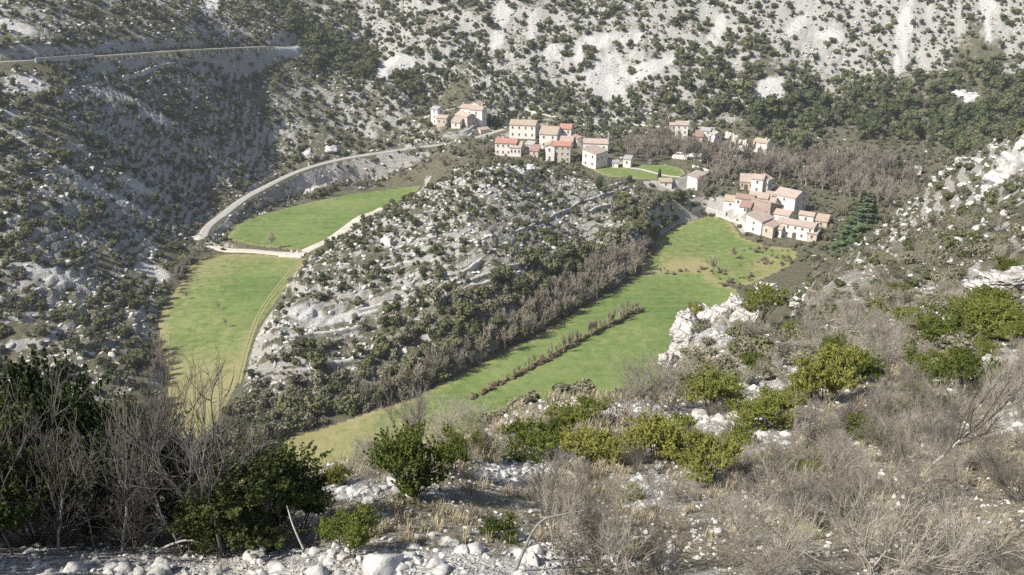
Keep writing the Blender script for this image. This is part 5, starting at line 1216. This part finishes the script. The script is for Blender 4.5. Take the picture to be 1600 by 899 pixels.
# ------------------------------------------------------------------ the near slope
def sprig_shrub(seed, leafmat, nl=15, shoots=460, per=22, leaf=0.019, tall=0.95, base=0.05):
    """dense leafy shrub built from shoots carrying small leaves; 1 wide"""
    g = np.random.default_rng(seed); _, _, lob = blob(seed, nl=nl, leaves=4, tall=tall, base=base, spread=0.62)
    cores = []
    for c, R in lob:
        v, f = ICO2; cores.append((c+v*(R*0.28*(1+0.5*(vn3(v*2.1+seed, 3)-0.5)))[:, None], f))
    w = np.array([R**2 for c, R in lob]); w /= w.sum(); pk = g.choice(len(lob), shoots, p=w)
    d = unit(shoots, g); d[:, 2] = np.where(d[:, 2] < -0.2, -d[:, 2]*0.6, d[:, 2]); c = np.array([l[0] for l in lob])[pk]; R = np.array([l[1] for l in lob])[pk]
    p0 = c + d*(R*g.uniform(0.3, 0.75, shoots))[:, None]; sd_ = d*0.75 + np.array([0, 0, 0.55]) + 0.35*unit(shoots, g); sd_ /= np.linalg.norm(sd_, axis=1)[:, None]; L0 = R*g.uniform(0.35, 0.85, shoots)
    t = g.uniform(0, 1, (shoots, per)); P = p0[:, None]+sd_[:, None]*(L0[:, None]*t)[..., None] + unit(shoots*per, g).reshape(shoots, per, 3)*(0.032*(1.15-t))[..., None]
    Nn = unit(shoots*per, g)+0.6*np.repeat(d, per, 0); Nn /= np.linalg.norm(Nn, axis=1)[:, None]; P = P.reshape(-1, 3); P[:, 2] = np.maximum(P[:, 2], 0.01)
    lv, lf = leaf_quads(P, Nn, leaf*g.uniform(.65, 1.3, len(P)), g, 0.9)
    V, F, _ = join(cores+[(lv, lf)])
    segs = []
    for k in range(9):
        c_, R_ = lob[k % len(lob)]; b0 = np.array([g.normal()*0.04, g.normal()*0.04, -0.08]); m = (b0+c_)*0.5+g.normal(size=3)*0.03; segs += [(b0, m, 0.013, 0.010), (m, c_, 0.010, 0.005)]
    sv, sf = tubes(segs, 4)
    return mesh_np('stems', sv, sf, [M['twig_dark']]), mesh_np('foliage', V, F, [leafmat])
BOX = [sprig_shrub(400+k, M['box'], tall=[0.85, 1.05, 0.75, 1.2, 0.6][k]) for k in range(5)]
BOXD = [sprig_shrub(420+k, M['box_dark'], tall=[1.0, 1.3, 0.9][k]) for k in range(3)]
EXTRA = ((585, 730, 60, 46, 2, 'small box shrub left of the large bright one'), (745, 715, 60, 50, 4, 'round box shrub between the narrow one and the wide low one'), (965, 725, 70, 60, 1, 'box shrub filling the gap in the brow row'), (1060, 690, 70, 52, 2, 'box shrub behind the right of the brow row'), (1160, 700, 66, 44, 4, 'low box shrub left of the white stones'), (1345, 600, 70, 60, 3, 'small upright box shrub right of the tall pointed one'), (1440, 590, 70, 50, 1, 'dark box shrub left of the larger dark one'), (1520, 505, 90, 46, 0, 'box shrub between the two yellowish thickets'), (1400, 470, 60, 30, 2, 'low green shrub on the ledge among purple twigs'), (1310, 560, 60, 40, 4, 'box shrub behind the tall pointed one'), (1590, 545, 70, 60, 3, 'box shrub cut by the right edge above the rock shelf'), (880, 665, 60, 40, 0, 'small box shrub at the very edge of the brow'), (530, 760, 50, 40, 4, 'low box shrub behind the pale rock ledge'))
def put_shrub(u, v, wpx, hpx, var, label, dark=False, name='box_shrub', Y=None, group=None, rotz=None):
    p = hit(u, v, 6.0) if Y is None else at(u, v, Y)
    s = project(p)[2]/FPX; st, fo = (BOXD if dark else BOX)[var]; top = np.array([q.co[2] for q in fo.vertices]).max() if fo.name not in TOPS else TOPS[fo.name]
    TOPS[fo.name] = top
    r = link(name, None, loc=(p[0], p[1], p[2]-0.03), rot=(0, 0, u*0.37 if rotz is None else rotz), scale=(wpx*s*0.84, wpx*s*0.84, hpx*s/top)); tag(r, label, 'shrub', group)
    link('stems', st, r); link('foliage', fo, r); return r
TOPS = {}
for a in ((640, 775, 130, 130, 0, 'large bright green box shrub above the pale rock ledge'), (708, 745, 62, 90, 3, 'narrow green box shrub touching the right of the large one'), (548, 872, 96, 96, 1, 'green box shrub just behind the stones at the bottom edge'),
          (778, 842, 66, 44, 2, 'small green box shrub standing alone in the shaded hollow'), (825, 715, 110, 66, 2, 'wide low box shrub on the brow over the meadow'), (915, 725, 92, 70, 0, 'round box shrub in the middle of the brow row'), (925, 662, 62, 48, 1, 'small dark box shrub behind the brow row'),
          (1018, 720, 112, 84, 4, 'broad box shrub right of the middle of the brow row'), (1112, 755, 104, 92, 1, 'box shrub standing in front of the brow row at its right end'), (1108, 648, 104, 88, 3, 'yellowish box shrub below the white crag'), (1195, 665, 110, 66, 2, 'low yellowish box shrub on the white stones'),
          (1292, 632, 112, 108, 0, 'tall yellow-green box shrub with a pointed top at right centre'), (1248, 630, 60, 60, 2, 'box shrub against the left foot of the tall pointed one'), (1195, 500, 70, 62, 1, 'dark green shrub growing between the crag and the boulders', False, 'box_shrub', 56), (1122, 552, 44, 48, 0, 'shrub growing in a cleft of the white crag', False, 'box_shrub', 50), (1085, 494, 26, 26, 1, 'small round shrub on the left shoulder of the crag', False, 'box_shrub', 54),
          (1500, 628, 104, 92, 1, 'dark green box shrub beside the white rock shelf'), (1360, 690, 80, 44, 2, 'half-dry low box shrub under the pale dead branches'), (1565, 528, 120, 62, 4, 'yellowish box thicket at the right edge'), (1475, 540, 110, 58, 2, 'yellowish low box thicket left of the one at the right edge'), (1420, 520, 70, 44, 0, 'small box shrub among the purple grey twigs'),
          (1580, 430, 60, 28, 2, 'low green bush on the far ledge at the right edge'), (1545, 480, 70, 34, 4, 'low box shrub behind the right thicket'), (1180, 580, 60, 34, 4, 'low olive shrub under the crag'), (1250, 530, 70, 30, 2, 'low olive shrub right of the crag'), (870, 690, 70, 40, 4, 'low olive box shrub behind the brow row'), (700, 700, 50, 30, 2, 'little box shrub on the brow at left')):
    put_shrub(*a)
for a in EXTRA: put_shrub(*a)
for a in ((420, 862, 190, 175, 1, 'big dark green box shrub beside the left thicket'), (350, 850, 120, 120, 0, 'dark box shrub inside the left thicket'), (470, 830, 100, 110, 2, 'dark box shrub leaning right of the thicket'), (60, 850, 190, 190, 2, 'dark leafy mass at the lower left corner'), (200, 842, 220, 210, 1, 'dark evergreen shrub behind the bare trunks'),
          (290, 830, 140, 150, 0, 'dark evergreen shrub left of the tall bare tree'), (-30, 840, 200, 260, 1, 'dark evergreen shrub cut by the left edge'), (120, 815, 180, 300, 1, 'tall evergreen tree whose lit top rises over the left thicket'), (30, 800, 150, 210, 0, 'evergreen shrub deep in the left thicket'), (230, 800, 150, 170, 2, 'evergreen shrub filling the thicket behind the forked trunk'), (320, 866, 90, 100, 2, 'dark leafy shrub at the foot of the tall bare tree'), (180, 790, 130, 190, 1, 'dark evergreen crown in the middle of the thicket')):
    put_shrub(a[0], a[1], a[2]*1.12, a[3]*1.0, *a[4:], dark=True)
gs = np.random.default_rng(33); nlow = 0
for (u0, v0, a, b, m, ph) in ((1400, 640, 120, 40, 9, 'around the pale dead tree'), (1500, 560, 80, 40, 7, 'near the dark bush at right'), (1250, 720, 90, 40, 6, 'in front of the tall pointed box shrub'), (1330, 800, 150, 50, 5, 'low on the right slope'), (980, 800, 90, 40, 4, 'on the dry grass in the foreground'), (1330, 500, 100, 30, 7, 'on the ledge right of the crag'), (1050, 720, 120, 15, 4, 'along the brow row')):
    for k in range(m):
        u_, v_ = u0+gs.normal()*a*0.6, v0+gs.normal()*b*0.6; w_ = gs.uniform(26, 52)*(0.6 if v0 < 560 else 1); put_shrub(min(u_, 1610), v_, w_, w_*0.62, int(gs.integers(5)), 'little low olive box shrub '+ph, group='low box shrubs '+ph, rotz=gs.uniform(0, 6))
# evergreen trees just outside the left edge shade the thicket
for k, (x, y, w, h) in enumerate(((-9.6, 6.6, 4.2, 5.2), (-12.2, 8.6, 4.4, 5.0), (-8.4, 4.2, 3.4, 4.6))):
    st, fo = BOXD[1]; r = link('evergreen_tree', None, loc=(x, y, float(ground(x, y))), scale=(w, w, h), rot=(0, 0, k*2.0)); tag(r, 'dark evergreen tree beyond the left edge shading the thicket', 'tree', 'shade trees beyond the left edge'); link('stems', st, r); link('foliage', fo, r)

# bare shrubs
def twig_shrub(seed, mat, stems=11, levels=3, kids=4, r0=0.008, wide=0.55, name='branches'):
    g = np.random.default_rng(seed); segs = []
    for k in range(stems):
        a = g.uniform(0, 6.28); tilt_ = wide*math.sqrt(g.uniform(0.02, 1)); d = np.array([math.cos(a)*tilt_, math.sin(a)*tilt_, 1.0]); d /= np.linalg.norm(d)
        out = twigs(seed*31+k, levels, kids, 0.46, 0.40, r0*g.uniform(.6, 1.1), up=0.07, start=(g.normal()*0.05, g.normal()*0.05, -0.04), d0=d, curl=0.16, shrink=0.58, rshrink=0.55, nseg=3, first_kids=5, rmin=0.0012)
        for l in out: segs += l
    v, f = tubes(segs, 3); v /= max(v[:, 2].max(), .3); return mesh_np(name, v, f, [mat])
TWIG = [twig_shrub(500+k, M['twig'], stems=[9, 8, 10, 7, 9][k], wide=[0.6, 0.8, 0.45, 0.9, 0.6][k], kids=3) for k in range(5)]
TWIGD = [twig_shrub(520+k, M['twig_dark'], stems=8, wide=0.6, kids=3) for k in range(2)]
print('twig shrub tris', [len(m.polygons) for m in TWIG])
def bare_at(u, v, hpx, label, var, dark=False, group=None, wide=1.0):
    p = hit(u, v, 6.0); s = project(p)[2]/FPX; h = hpx*s
    o = link('bare_shrub', (TWIGD if dark else TWIG)[var], loc=p, rot=(0, 0, u*0.71), scale=(h*wide, h*wide, h)); return tag(o, label, 'shrub', group)
for a in ((650, 705, 120, 'pale purple bare shrub rising against the meadow edge', 2), (690, 690, 95, 'thin bare shrub on the brow over the long meadow', 4), (740, 680, 70, 'low bare shrub on the brow beside the pale one', 0), (600, 740, 90, 'brownish bare shrub left of the large bright box shrub', 3), (560, 745, 70, 'small bare shrub above the pale rock ledge', 1), (760, 720, 80, 'bare grey shrub between box shrubs on the brow', 0),
          (1010, 640, 120, 'dense purple grey bare shrub left of the white crag', 3), (1050, 640, 110, 'bare shrub in front of the foot of the white crag', 0), (975, 650, 90, 'bare shrub leaning left beside the dense purple one', 1), (1170, 545, 60, 'bare twigs growing up the face of the crag', 2), (870, 860, 120, 'dense dark twiggy shrub in the middle of the foreground', 1), (910, 830, 120, 'twiggy shrub behind the dense one in the middle foreground', 3), (960, 899, 110, 'dark twiggy shrub rising from the bottom edge', 0)):
    bare_at(*a)
bare_at(850, 800, 100, 'dark brown twiggy shrub before the box shrubs', 0, True); bare_at(930, 880, 120, 'dark bare shrub at the bottom centre right', 1, True)
gb = np.random.default_rng(77)
def px_scatter(n_, poly, seed, dmin):
    g = np.random.default_rng(seed); pl = np.array(poly, float); lo, hi = pl.min(0), pl.max(0); out = []
    P = np.array([hit(u, v, 6.0) for u, v in poly]); a, b = P[:, :2].min(0)-0.5, P[:, :2].max(0)+0.5; tries = 0
    while len(out) < n_ and tries < 80:
        tries += 1; q = g.uniform(a, b, (300, 2)); z = ground(q[:, 0], q[:, 1]); u, v, d = project(np.c_[q, z]); ins = seg_dist(u, v, pl) < 0
        for s, zz in zip(q[ins], z[ins]):
            if len(out) < n_ and all((s[0]-o_[0])**2+(s[1]-o_[1])**2 > dmin**2 for o_ in out): out.append((s[0], s[1], zz))
    return np.array(out)
def bare_field(n_, poly, seed, dmin, h0, h1, label, group, wide=1.15, dark=0.0):
    P = px_scatter(n_, poly, seed, dmin)
    for p in P:
        h = gb.uniform(h0, h1); ms = TWIGD if gb.uniform() < dark else TWIG
        o = link('bare_shrub', ms[int(gb.integers(len(ms)))], loc=p, rot=(gb.normal()*.06, gb.normal()*.06, gb.uniform(0, 6.28)), scale=(h*wide, h*wide, h)); 
        if label is None:
            u_ = project(p)[0]; v_ = project(p)[1]; ph = ('left' if u_ < 1320 else 'middle' if u_ < 1470 else 'right') + (' front' if v_ > 790 else ' back'); tag(o, 'tangled leafless grey shrub, '+ph+' of the lower right slope', 'shrub', 'leafless shrubs, '+ph+' of lower right slope')
        else: tag(o, label, 'shrub', group)
bare_field(50, [(1150, 899), (1180, 760), (1230, 690), (1330, 660), (1470, 650), (1600, 640), (1620, 925), (1150, 925)], 1, 0.5, 0.65, 1.2, None, None, dark=0.12)
bare_field(34, [(1230, 560), (1250, 500), (1310, 470), (1450, 450), (1520, 470), (1500, 500), (1420, 520), (1400, 600), (1330, 560)], 2, 1.2, 1.1, 2.1, 'purple grey leafless shrub on the ledge right of the crag', 'leafless shrubs right of the crag')
bare_field(16, [(1330, 660), (1420, 610), (1480, 640), (1600, 560), (1600, 660), (1400, 690)], 3, 0.8, 0.9, 1.5, 'leafless shrub between the dark bush and the dead branches', 'leafless shrubs around the dead tree')
bare_field(14, [(820, 899), (830, 790), (900, 740), (1010, 740), (1100, 780), (1150, 850), (1130, 899)], 4, 0.7, 0.5, 0.9, 'low twiggy shrub on the dry grass in the foreground', 'low twiggy shrubs of the dry grass', dark=0.3)
bare_field(12, [(150, 640), (250, 560), (330, 640), (400, 760), (330, 790), (150, 760)], 5, 0.5, 0.9, 1.7, 'grey leafless shrub in the left thicket', 'leafless shrubs of the left thicket', dark=0.8)
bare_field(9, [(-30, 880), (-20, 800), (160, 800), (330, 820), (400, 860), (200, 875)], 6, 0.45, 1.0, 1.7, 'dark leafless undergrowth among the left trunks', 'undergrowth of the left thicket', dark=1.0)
bare_field(26, [(1290, 440), (1350, 400), (1450, 350), (1560, 330), (1600, 400), (1500, 430), (1380, 450)], 7, 2.5, 2.0, 3.6, 'grey leafless bush low on the stony spur', 'leafless bushes of the stony spur', wide=1.3)

# small bare trees of the left thicket
def bare_fg_tree(seed, mat, levels=4, fk=6, kids=3, lean=(0.1, 0, 1), L0=0.5, spread=0.45, r0=0.016):
    d = np.array(lean, float); d /= np.linalg.norm(d)
    out = twigs(seed, levels, kids, L0, spread, r0, up=0.10, start=(0, 0, -0.03), d0=d, curl=0.13, shrink=0.62, rshrink=0.60, nseg=5, first_kids=fk, rmin=0.0008)
    tv, tf = tubes(out[0], 6); bv, bf = tubes(out[1], 4); cv, cf = tubes([s for l in out[2:] for s in l], 3); top = max(cv[:, 2].max(), 0.4)
    V, F, _ = join([(bv, bf), (cv, cf)]); return mesh_np('trunk', tv/top, tf, [mat]), mesh_np('crown', V/top, F, [M['twig_dark'] if (mat == M['twig'] or mat == M['twig_dark']) else M['twig_dark']])
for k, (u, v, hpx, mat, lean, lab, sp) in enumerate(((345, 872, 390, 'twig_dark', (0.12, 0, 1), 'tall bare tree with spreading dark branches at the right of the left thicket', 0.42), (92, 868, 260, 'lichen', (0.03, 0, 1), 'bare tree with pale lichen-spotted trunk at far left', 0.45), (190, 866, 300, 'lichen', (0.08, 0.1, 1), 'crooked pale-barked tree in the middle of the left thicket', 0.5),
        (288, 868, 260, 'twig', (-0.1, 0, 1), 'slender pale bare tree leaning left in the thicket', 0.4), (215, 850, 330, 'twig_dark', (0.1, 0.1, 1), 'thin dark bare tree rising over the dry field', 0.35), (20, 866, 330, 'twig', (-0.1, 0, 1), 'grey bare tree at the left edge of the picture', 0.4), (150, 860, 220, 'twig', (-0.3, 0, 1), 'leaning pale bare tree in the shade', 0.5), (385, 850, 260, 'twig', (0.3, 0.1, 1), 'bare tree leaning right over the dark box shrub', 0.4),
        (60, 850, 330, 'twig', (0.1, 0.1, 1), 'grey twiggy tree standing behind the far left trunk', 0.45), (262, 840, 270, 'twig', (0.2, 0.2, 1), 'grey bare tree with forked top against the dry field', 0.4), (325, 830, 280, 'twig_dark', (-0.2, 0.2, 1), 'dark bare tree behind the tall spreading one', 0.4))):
    p = hit(u, v, 6.0); s = project(p)[2]/FPX; r = tree_proto('bare_tree', bare_fg_tree(600+k, M[mat], levels=4 if mat != 'lichen' else 3, lean=lean, spread=sp, r0=0.009 if k < 4 else 0.0065), lab, 'tree', None)
    r.location = tuple(map(float, p)); r.scale = (hpx*s,)*3
# dead pale tree and loose branches
r = tree_proto('dead_tree', bare_fg_tree(640, M['lichen'], levels=3, fk=5, kids=2, lean=(0.1, 0, 1), spread=0.5, r0=0.011), 'pale dead tree with broken whitish branches on the right slope', 'tree', None)
p = hit(1440, 745, 6); s = project(p)[2]/FPX; r.location = tuple(map(float, p)); r.scale = (215*s,)*3; r.rotation_euler = (0.1, 0.15, 0.4)
def branch(pts, r0, mat, label):
    """pts: (u, v, height above ground in m)"""
    P = []
    for u, v, h in pts: P.append(np.array(at(u, v, h)))
    c = spline(np.array(P), 0.06); n_ = len(c); segs = [(c[i], c[i+1], r0*(1-0.75*i/n_), r0*(1-0.75*(i+1)/n_)) for i in range(n_-1)]
    v_, f = tubes(segs, 6); o = link('branch', mesh_np('branch', v_, f, [M[mat]])); tag(o, label, 'branch')
def Yof(u, v): return float(hit(u, v, 6)[1])
Yb = Yof(803, 895); branch([(803, 899, Yb), (815, 868, Yb+.1), (832, 832, Yb+.2), (850, 812, Yb+.3), (880, 804, Yb+.35), (912, 798, Yb+.4)], 0.026, 'lichen', 'long curved pale branch sticking up from the stones at bottom centre')
Yb = Yof(565, 812); branch([(565, 812, Yb-.1), (585, 790, Yb), (600, 772, Yb+.1)], 0.018, 'lichen', 'thin pale stick leaning on the rock ledge')
Yb = Yof(475, 868); branch([(474, 858, Yb-.1), (458, 822, Yb), (448, 790, Yb+.2)], 0.016, 'lichen', 'thin pale stick in the dark bush')
Yb = Yof(1240, 872); branch([(1246, 872, Yb-.1), (1225, 845, Yb), (1200, 822, Yb+.1), (1172, 795, Yb+.3)], 0.022, 'twig_dark', 'dark fallen branch low on the right slope')
Yb = Yof(300, 868); branch([(245, 862, Yb-.1), (270, 850, Yb-.2), (300, 845, Yb-.2), (348, 862, Yb-.1)], 0.022, 'lichen', 'pale fallen branch lying at the foot of the left thicket')
Yb = Yof(290, 862); branch([(272, 850, Yb-.2), (300, 822, Yb), (318, 802, Yb+.1), (334, 794, Yb+.1)], 0.018, 'lichen', 'pale branch rising from the fallen one at the thicket foot')

# stones
def px_rocks(rows, label, group):
    for (u, v, w) in rows:
        p = hit(u, v, 6.0); s = w*project(p)[2]/FPX; k = int(gb.integers(len(ROCK)))
        o = link('limestone_rock', ROCK[k], loc=(p[0], p[1], p[2]+s*0.02), rot=(gb.normal()*.3, gb.normal()*.3, gb.uniform(0, 6.28)), scale=(s*1.05, s*0.9, s*gb.uniform(.7, 1.0))); tag(o, label, 'rock', group)
gr = np.random.default_rng(91); rows = []
for k in range(115):
    u = gr.uniform(-10, 860); v = 850+58*gr.uniform()**0.8 if u < 640 else gr.uniform(838, 906); rows.append((u, v, gr.choice([14, 18, 22, 28, 36, 46], p=[.22, .24, .22, .16, .1, .06])))
ZONES = ((110, 'below the far left trunk'), (230, 'below the crooked pale tree'), (370, 'below the fallen branch'), (500, 'under the dark box shrub'), (580, 'in front of the bottom box shrub'), (680, 'around the largest boulder'), (770, 'right of the largest boulder'), (2000, 'beside the curved pale branch'))
for q in rows:
    z_ = next(t for e, t in ZONES if q[0] < e); w_ = 'small' if q[2] < 20 else 'middling' if q[2] < 34 else 'large'
    px_rocks([q], w_+' pale angular stone '+z_, w_+' stones '+z_)
for u, v, w, lab in ((595, 892, 92, 'largest white boulder at the bottom edge'), (118, 892, 46, 'white rounded boulder at the bottom left'), (190, 890, 40, 'tilted pale stone beside the left boulder'), (250, 895, 50, 'flat pale stone between the bottom left stones'), (400, 878, 34, 'pointed pale stone under the dark bush'), (690, 892, 44, 'bright stone right of the largest boulder'), (645, 856, 30, 'grey stone behind the largest boulder'), (740, 862, 44, 'angular stone right of the shaded hollow'), (828, 880, 52, 'broken white block beside the curved branch'), (430, 890, 44, 'pale stone left of the largest boulder'), (340, 896, 40, 'pale stone below the fallen branch'), (535, 872, 36, 'pale upright stone in front of the bottom box shrub'), (700, 850, 34, 'pale stone above the right of the largest boulder')):
    px_rocks([(u, v, w)], lab, None)
rows = []
for (u0, v0, a, b, m, w0, w1) in ((560, 772, 60, 9, 14, 14, 34), (590, 762, 30, 8, 5, 24, 44), (800, 742, 40, 14, 14, 12, 26), (830, 735, 30, 10, 8, 12, 24), (1090, 660, 100, 10, 22, 14, 34), (1190, 688, 50, 12, 12, 12, 30), (1010, 745, 30, 12, 12, 10, 26), (1020, 790, 40, 20, 14, 8, 18), (1180, 605, 50, 20, 14, 12, 26), (1560, 660, 40, 25, 10, 10, 24), (1300, 700, 90, 40, 14, 8, 18), (1450, 790, 110, 50, 18, 8, 20), (1150, 820, 90, 40, 16, 8, 20), (1330, 880, 120, 18, 14, 8, 18), (1210, 860, 40, 25, 14, 8, 18), (1000, 870, 90, 22, 26, 10, 26), (1370, 545, 30, 12, 8, 10, 22), (1500, 520, 60, 14, 9, 10, 20)):
    for k in range(m): rows.append((u0+gr.normal()*a*0.6, v0+gr.normal()*b*0.6, gr.uniform(w0, w1)))
rows = [q for q in rows if q[1] < 905]; gr.shuffle(rows); rows = sorted(rows, key=lambda q: -q[2])[:165]
NEARM = ((560, 765, 'on the pale ledge below the large bright box shrub'), (815, 738, 'in the bare patch left of the brow row'), (1050, 660, 'under the yellowish box shrub'), (1140, 660, 'below the white crag'), (1190, 690, 'by the low yellowish box shrub'), (1015, 770, 'in front of the brow row'), (1180, 605, 'above the low yellowish box shrub'), (1560, 660, 'by the white rock shelf'), (1210, 860, 'near the dark fallen branch'), (960, 870, 'among the twigs at the bottom centre'), (1080, 870, 'at the bottom right of the centre'), (1370, 545, 'right of the tall pointed box shrub'), (1500, 520, 'between the yellowish thickets'), (1300, 700, 'in front of the tall pointed box shrub'), (1450, 790, 'below the pale dead tree'), (1150, 820, 'left of the dark fallen branch'), (1330, 880, 'at the bottom right edge'))
for q in rows:
    ph = min(NEARM, key=lambda m: (m[0]-q[0])**2+(m[1]-q[1])**2)[2]; px_rocks([q], 'white limestone stone '+ph, 'stones '+ph)
# fine scree, dry grass
def near_points(n_, seed, rmax=45):
    g = np.random.default_rng(seed); r = np.exp(g.uniform(math.log(6.8), math.log(rmax), n_)); t = np.radians(g.uniform(-41, 41, n_)); x, y = r*np.sin(t), r*np.cos(t); z = ground(x, y); u, v, d = project(np.stack([x, y, z], -1)); return x, y, z, u, v, d, g
x, y, z, u, v, d, g = near_points(46000, 5, 115)
st = gridval(stoni, x, y); keepm = g.uniform(size=len(x)) < np.clip(st*1.3-0.28, 0.3, 1); x, y, z, d = x[keepm], y[keepm], z[keepm], d[keepm]
s = (0.02+0.075*g.uniform(size=len(x))**2.2)*np.clip(d/12, 0.8, 5)
scatter('scree_stones', ROCK[4:], np.stack([x, y, z+s*0.1], -1), g.uniform(-0.6, 0.6, (len(x), 3))*np.array([1, 1, 5]), np.stack([s*1.2, s, s*.9], -1), g.integers(0, 5, len(x)), 'small pale limestone fragments covering the near slope', 'gravel')
def tuft(seed):
    g = np.random.default_rng(seed); V = []; F = []; n_ = 0
    for k in range(34):
        a = g.uniform(0, 6.28); b = np.array([g.normal()*.12, g.normal()*.12, 0]); h = g.uniform(.4, 1.0); l = g.uniform(.1, .5); tip = b+np.array([math.cos(a)*l, math.sin(a)*l, h]); mid = b*0.6+tip*0.4+np.array([0, 0, h*.15]); w = np.array([-math.sin(a), math.cos(a), 0])*0.018
        V += [b-w, b+w, mid+w*.8, mid-w*.8, tip]; F += [(n_, n_+1, n_+2), (n_, n_+2, n_+3), (n_+3, n_+2, n_+4)]; n_ += 5
    return mesh_np('tuft', np.array(V), np.array(F), [M['straw']])
TUFT = [tuft(700+k) for k in range(4)]
x, y, z, u, v, d, g = near_points(17000, 6, 90); st = gridval(stoni, x, y); cl = fbm(x*0.8, y*0.8, 9, 3)
keepm = (g.uniform(size=len(x)) < np.clip(1.1-st*1.25, 0, 1)*np.clip((cl-0.32)*4, 0, 1)) & (v < 850); x, y, z, d = x[keepm], y[keepm], z[keepm], d[keepm]; s = (0.13+0.2*g.uniform(size=len(x)))*np.clip(d/16, 0.8, 2)
scatter('dry_grass', TUFT, np.stack([x, y, z-0.01], -1), np.c_[np.zeros((len(x), 2)), g.uniform(0, 6.28, len(x))], np.stack([s, s, s], -1), g.integers(0, 4, len(x)), 'straw coloured dry grass tufts on the near slope', 'grass')
# twiggy litter between the shrubs
x, y, z, u, v, d, g = near_points(1000, 8, 70); keepm = (u > 560) & (g.uniform(size=len(x)) < np.where(u > 1120, 0.85, 0.22)) & ((v < 880) | (u > 900)); x, y, z, d = x[keepm], y[keepm], z[keepm], d[keepm]; s = g.uniform(0.25, 0.6, len(x))*np.clip(d/16, 0.8, 2.2)
scatter('twig_undergrowth', TWIG, np.stack([x, y, z-0.05], -1), np.c_[g.normal(size=(len(x), 2))*0.2, g.uniform(0, 6.28, len(x))], np.stack([s*1.4, s*1.4, s], -1), g.integers(0, 5, len(x)), 'low grey twiggy undergrowth on the near slope', 'undergrowth')
# low cover on the near brow towards the spur
x, y, z, u, v, d, g = near_points(9000, 9, 110); keepm = (d > 36) & (g.uniform(size=len(x)) < 0.42); x, y, z, d = x[keepm], y[keepm], z[keepm], d[keepm]; s = g.uniform(0.5, 1.5, len(x))
scatter('low_scrub_cover', SCRUB+EVER[:2], np.stack([x, y, z-0.05], -1), np.c_[np.zeros((len(x), 2)), g.uniform(0, 6.28, len(x))], np.stack([s, s, s*.8], -1), g.integers(0, 6, len(x)), 'low grey green scrub on the brow and spur', 'scrub')

# ------------------------------------------------------------------ haze
mb = MB(); mb.box((0, 540, 137.5), (2700, 1300, 305)); hz = mb.mesh('haze', M['rock']); hz.materials.clear()
hm = bpy.data.materials.new('valley_haze'); hm.use_nodes = True; hn = hm.node_tree; hn.nodes.clear()
ho = hn.nodes.new('ShaderNodeOutputMaterial'); hv = hn.nodes.new('ShaderNodeVolumePrincipled')
hv.inputs['Color'].default_value = (0.90, 0.94, 1.0, 1); hv.inputs['Density'].default_value = 0.00016; hv.inputs['Anisotropy'].default_value = 0.2
hn.links.new(hv.outputs[0], ho.inputs['Volume']); hz.materials.append(hm)
o = link('haze', hz); tag(o, 'thin pale haze filling the valley', 'haze', kind='stuff')
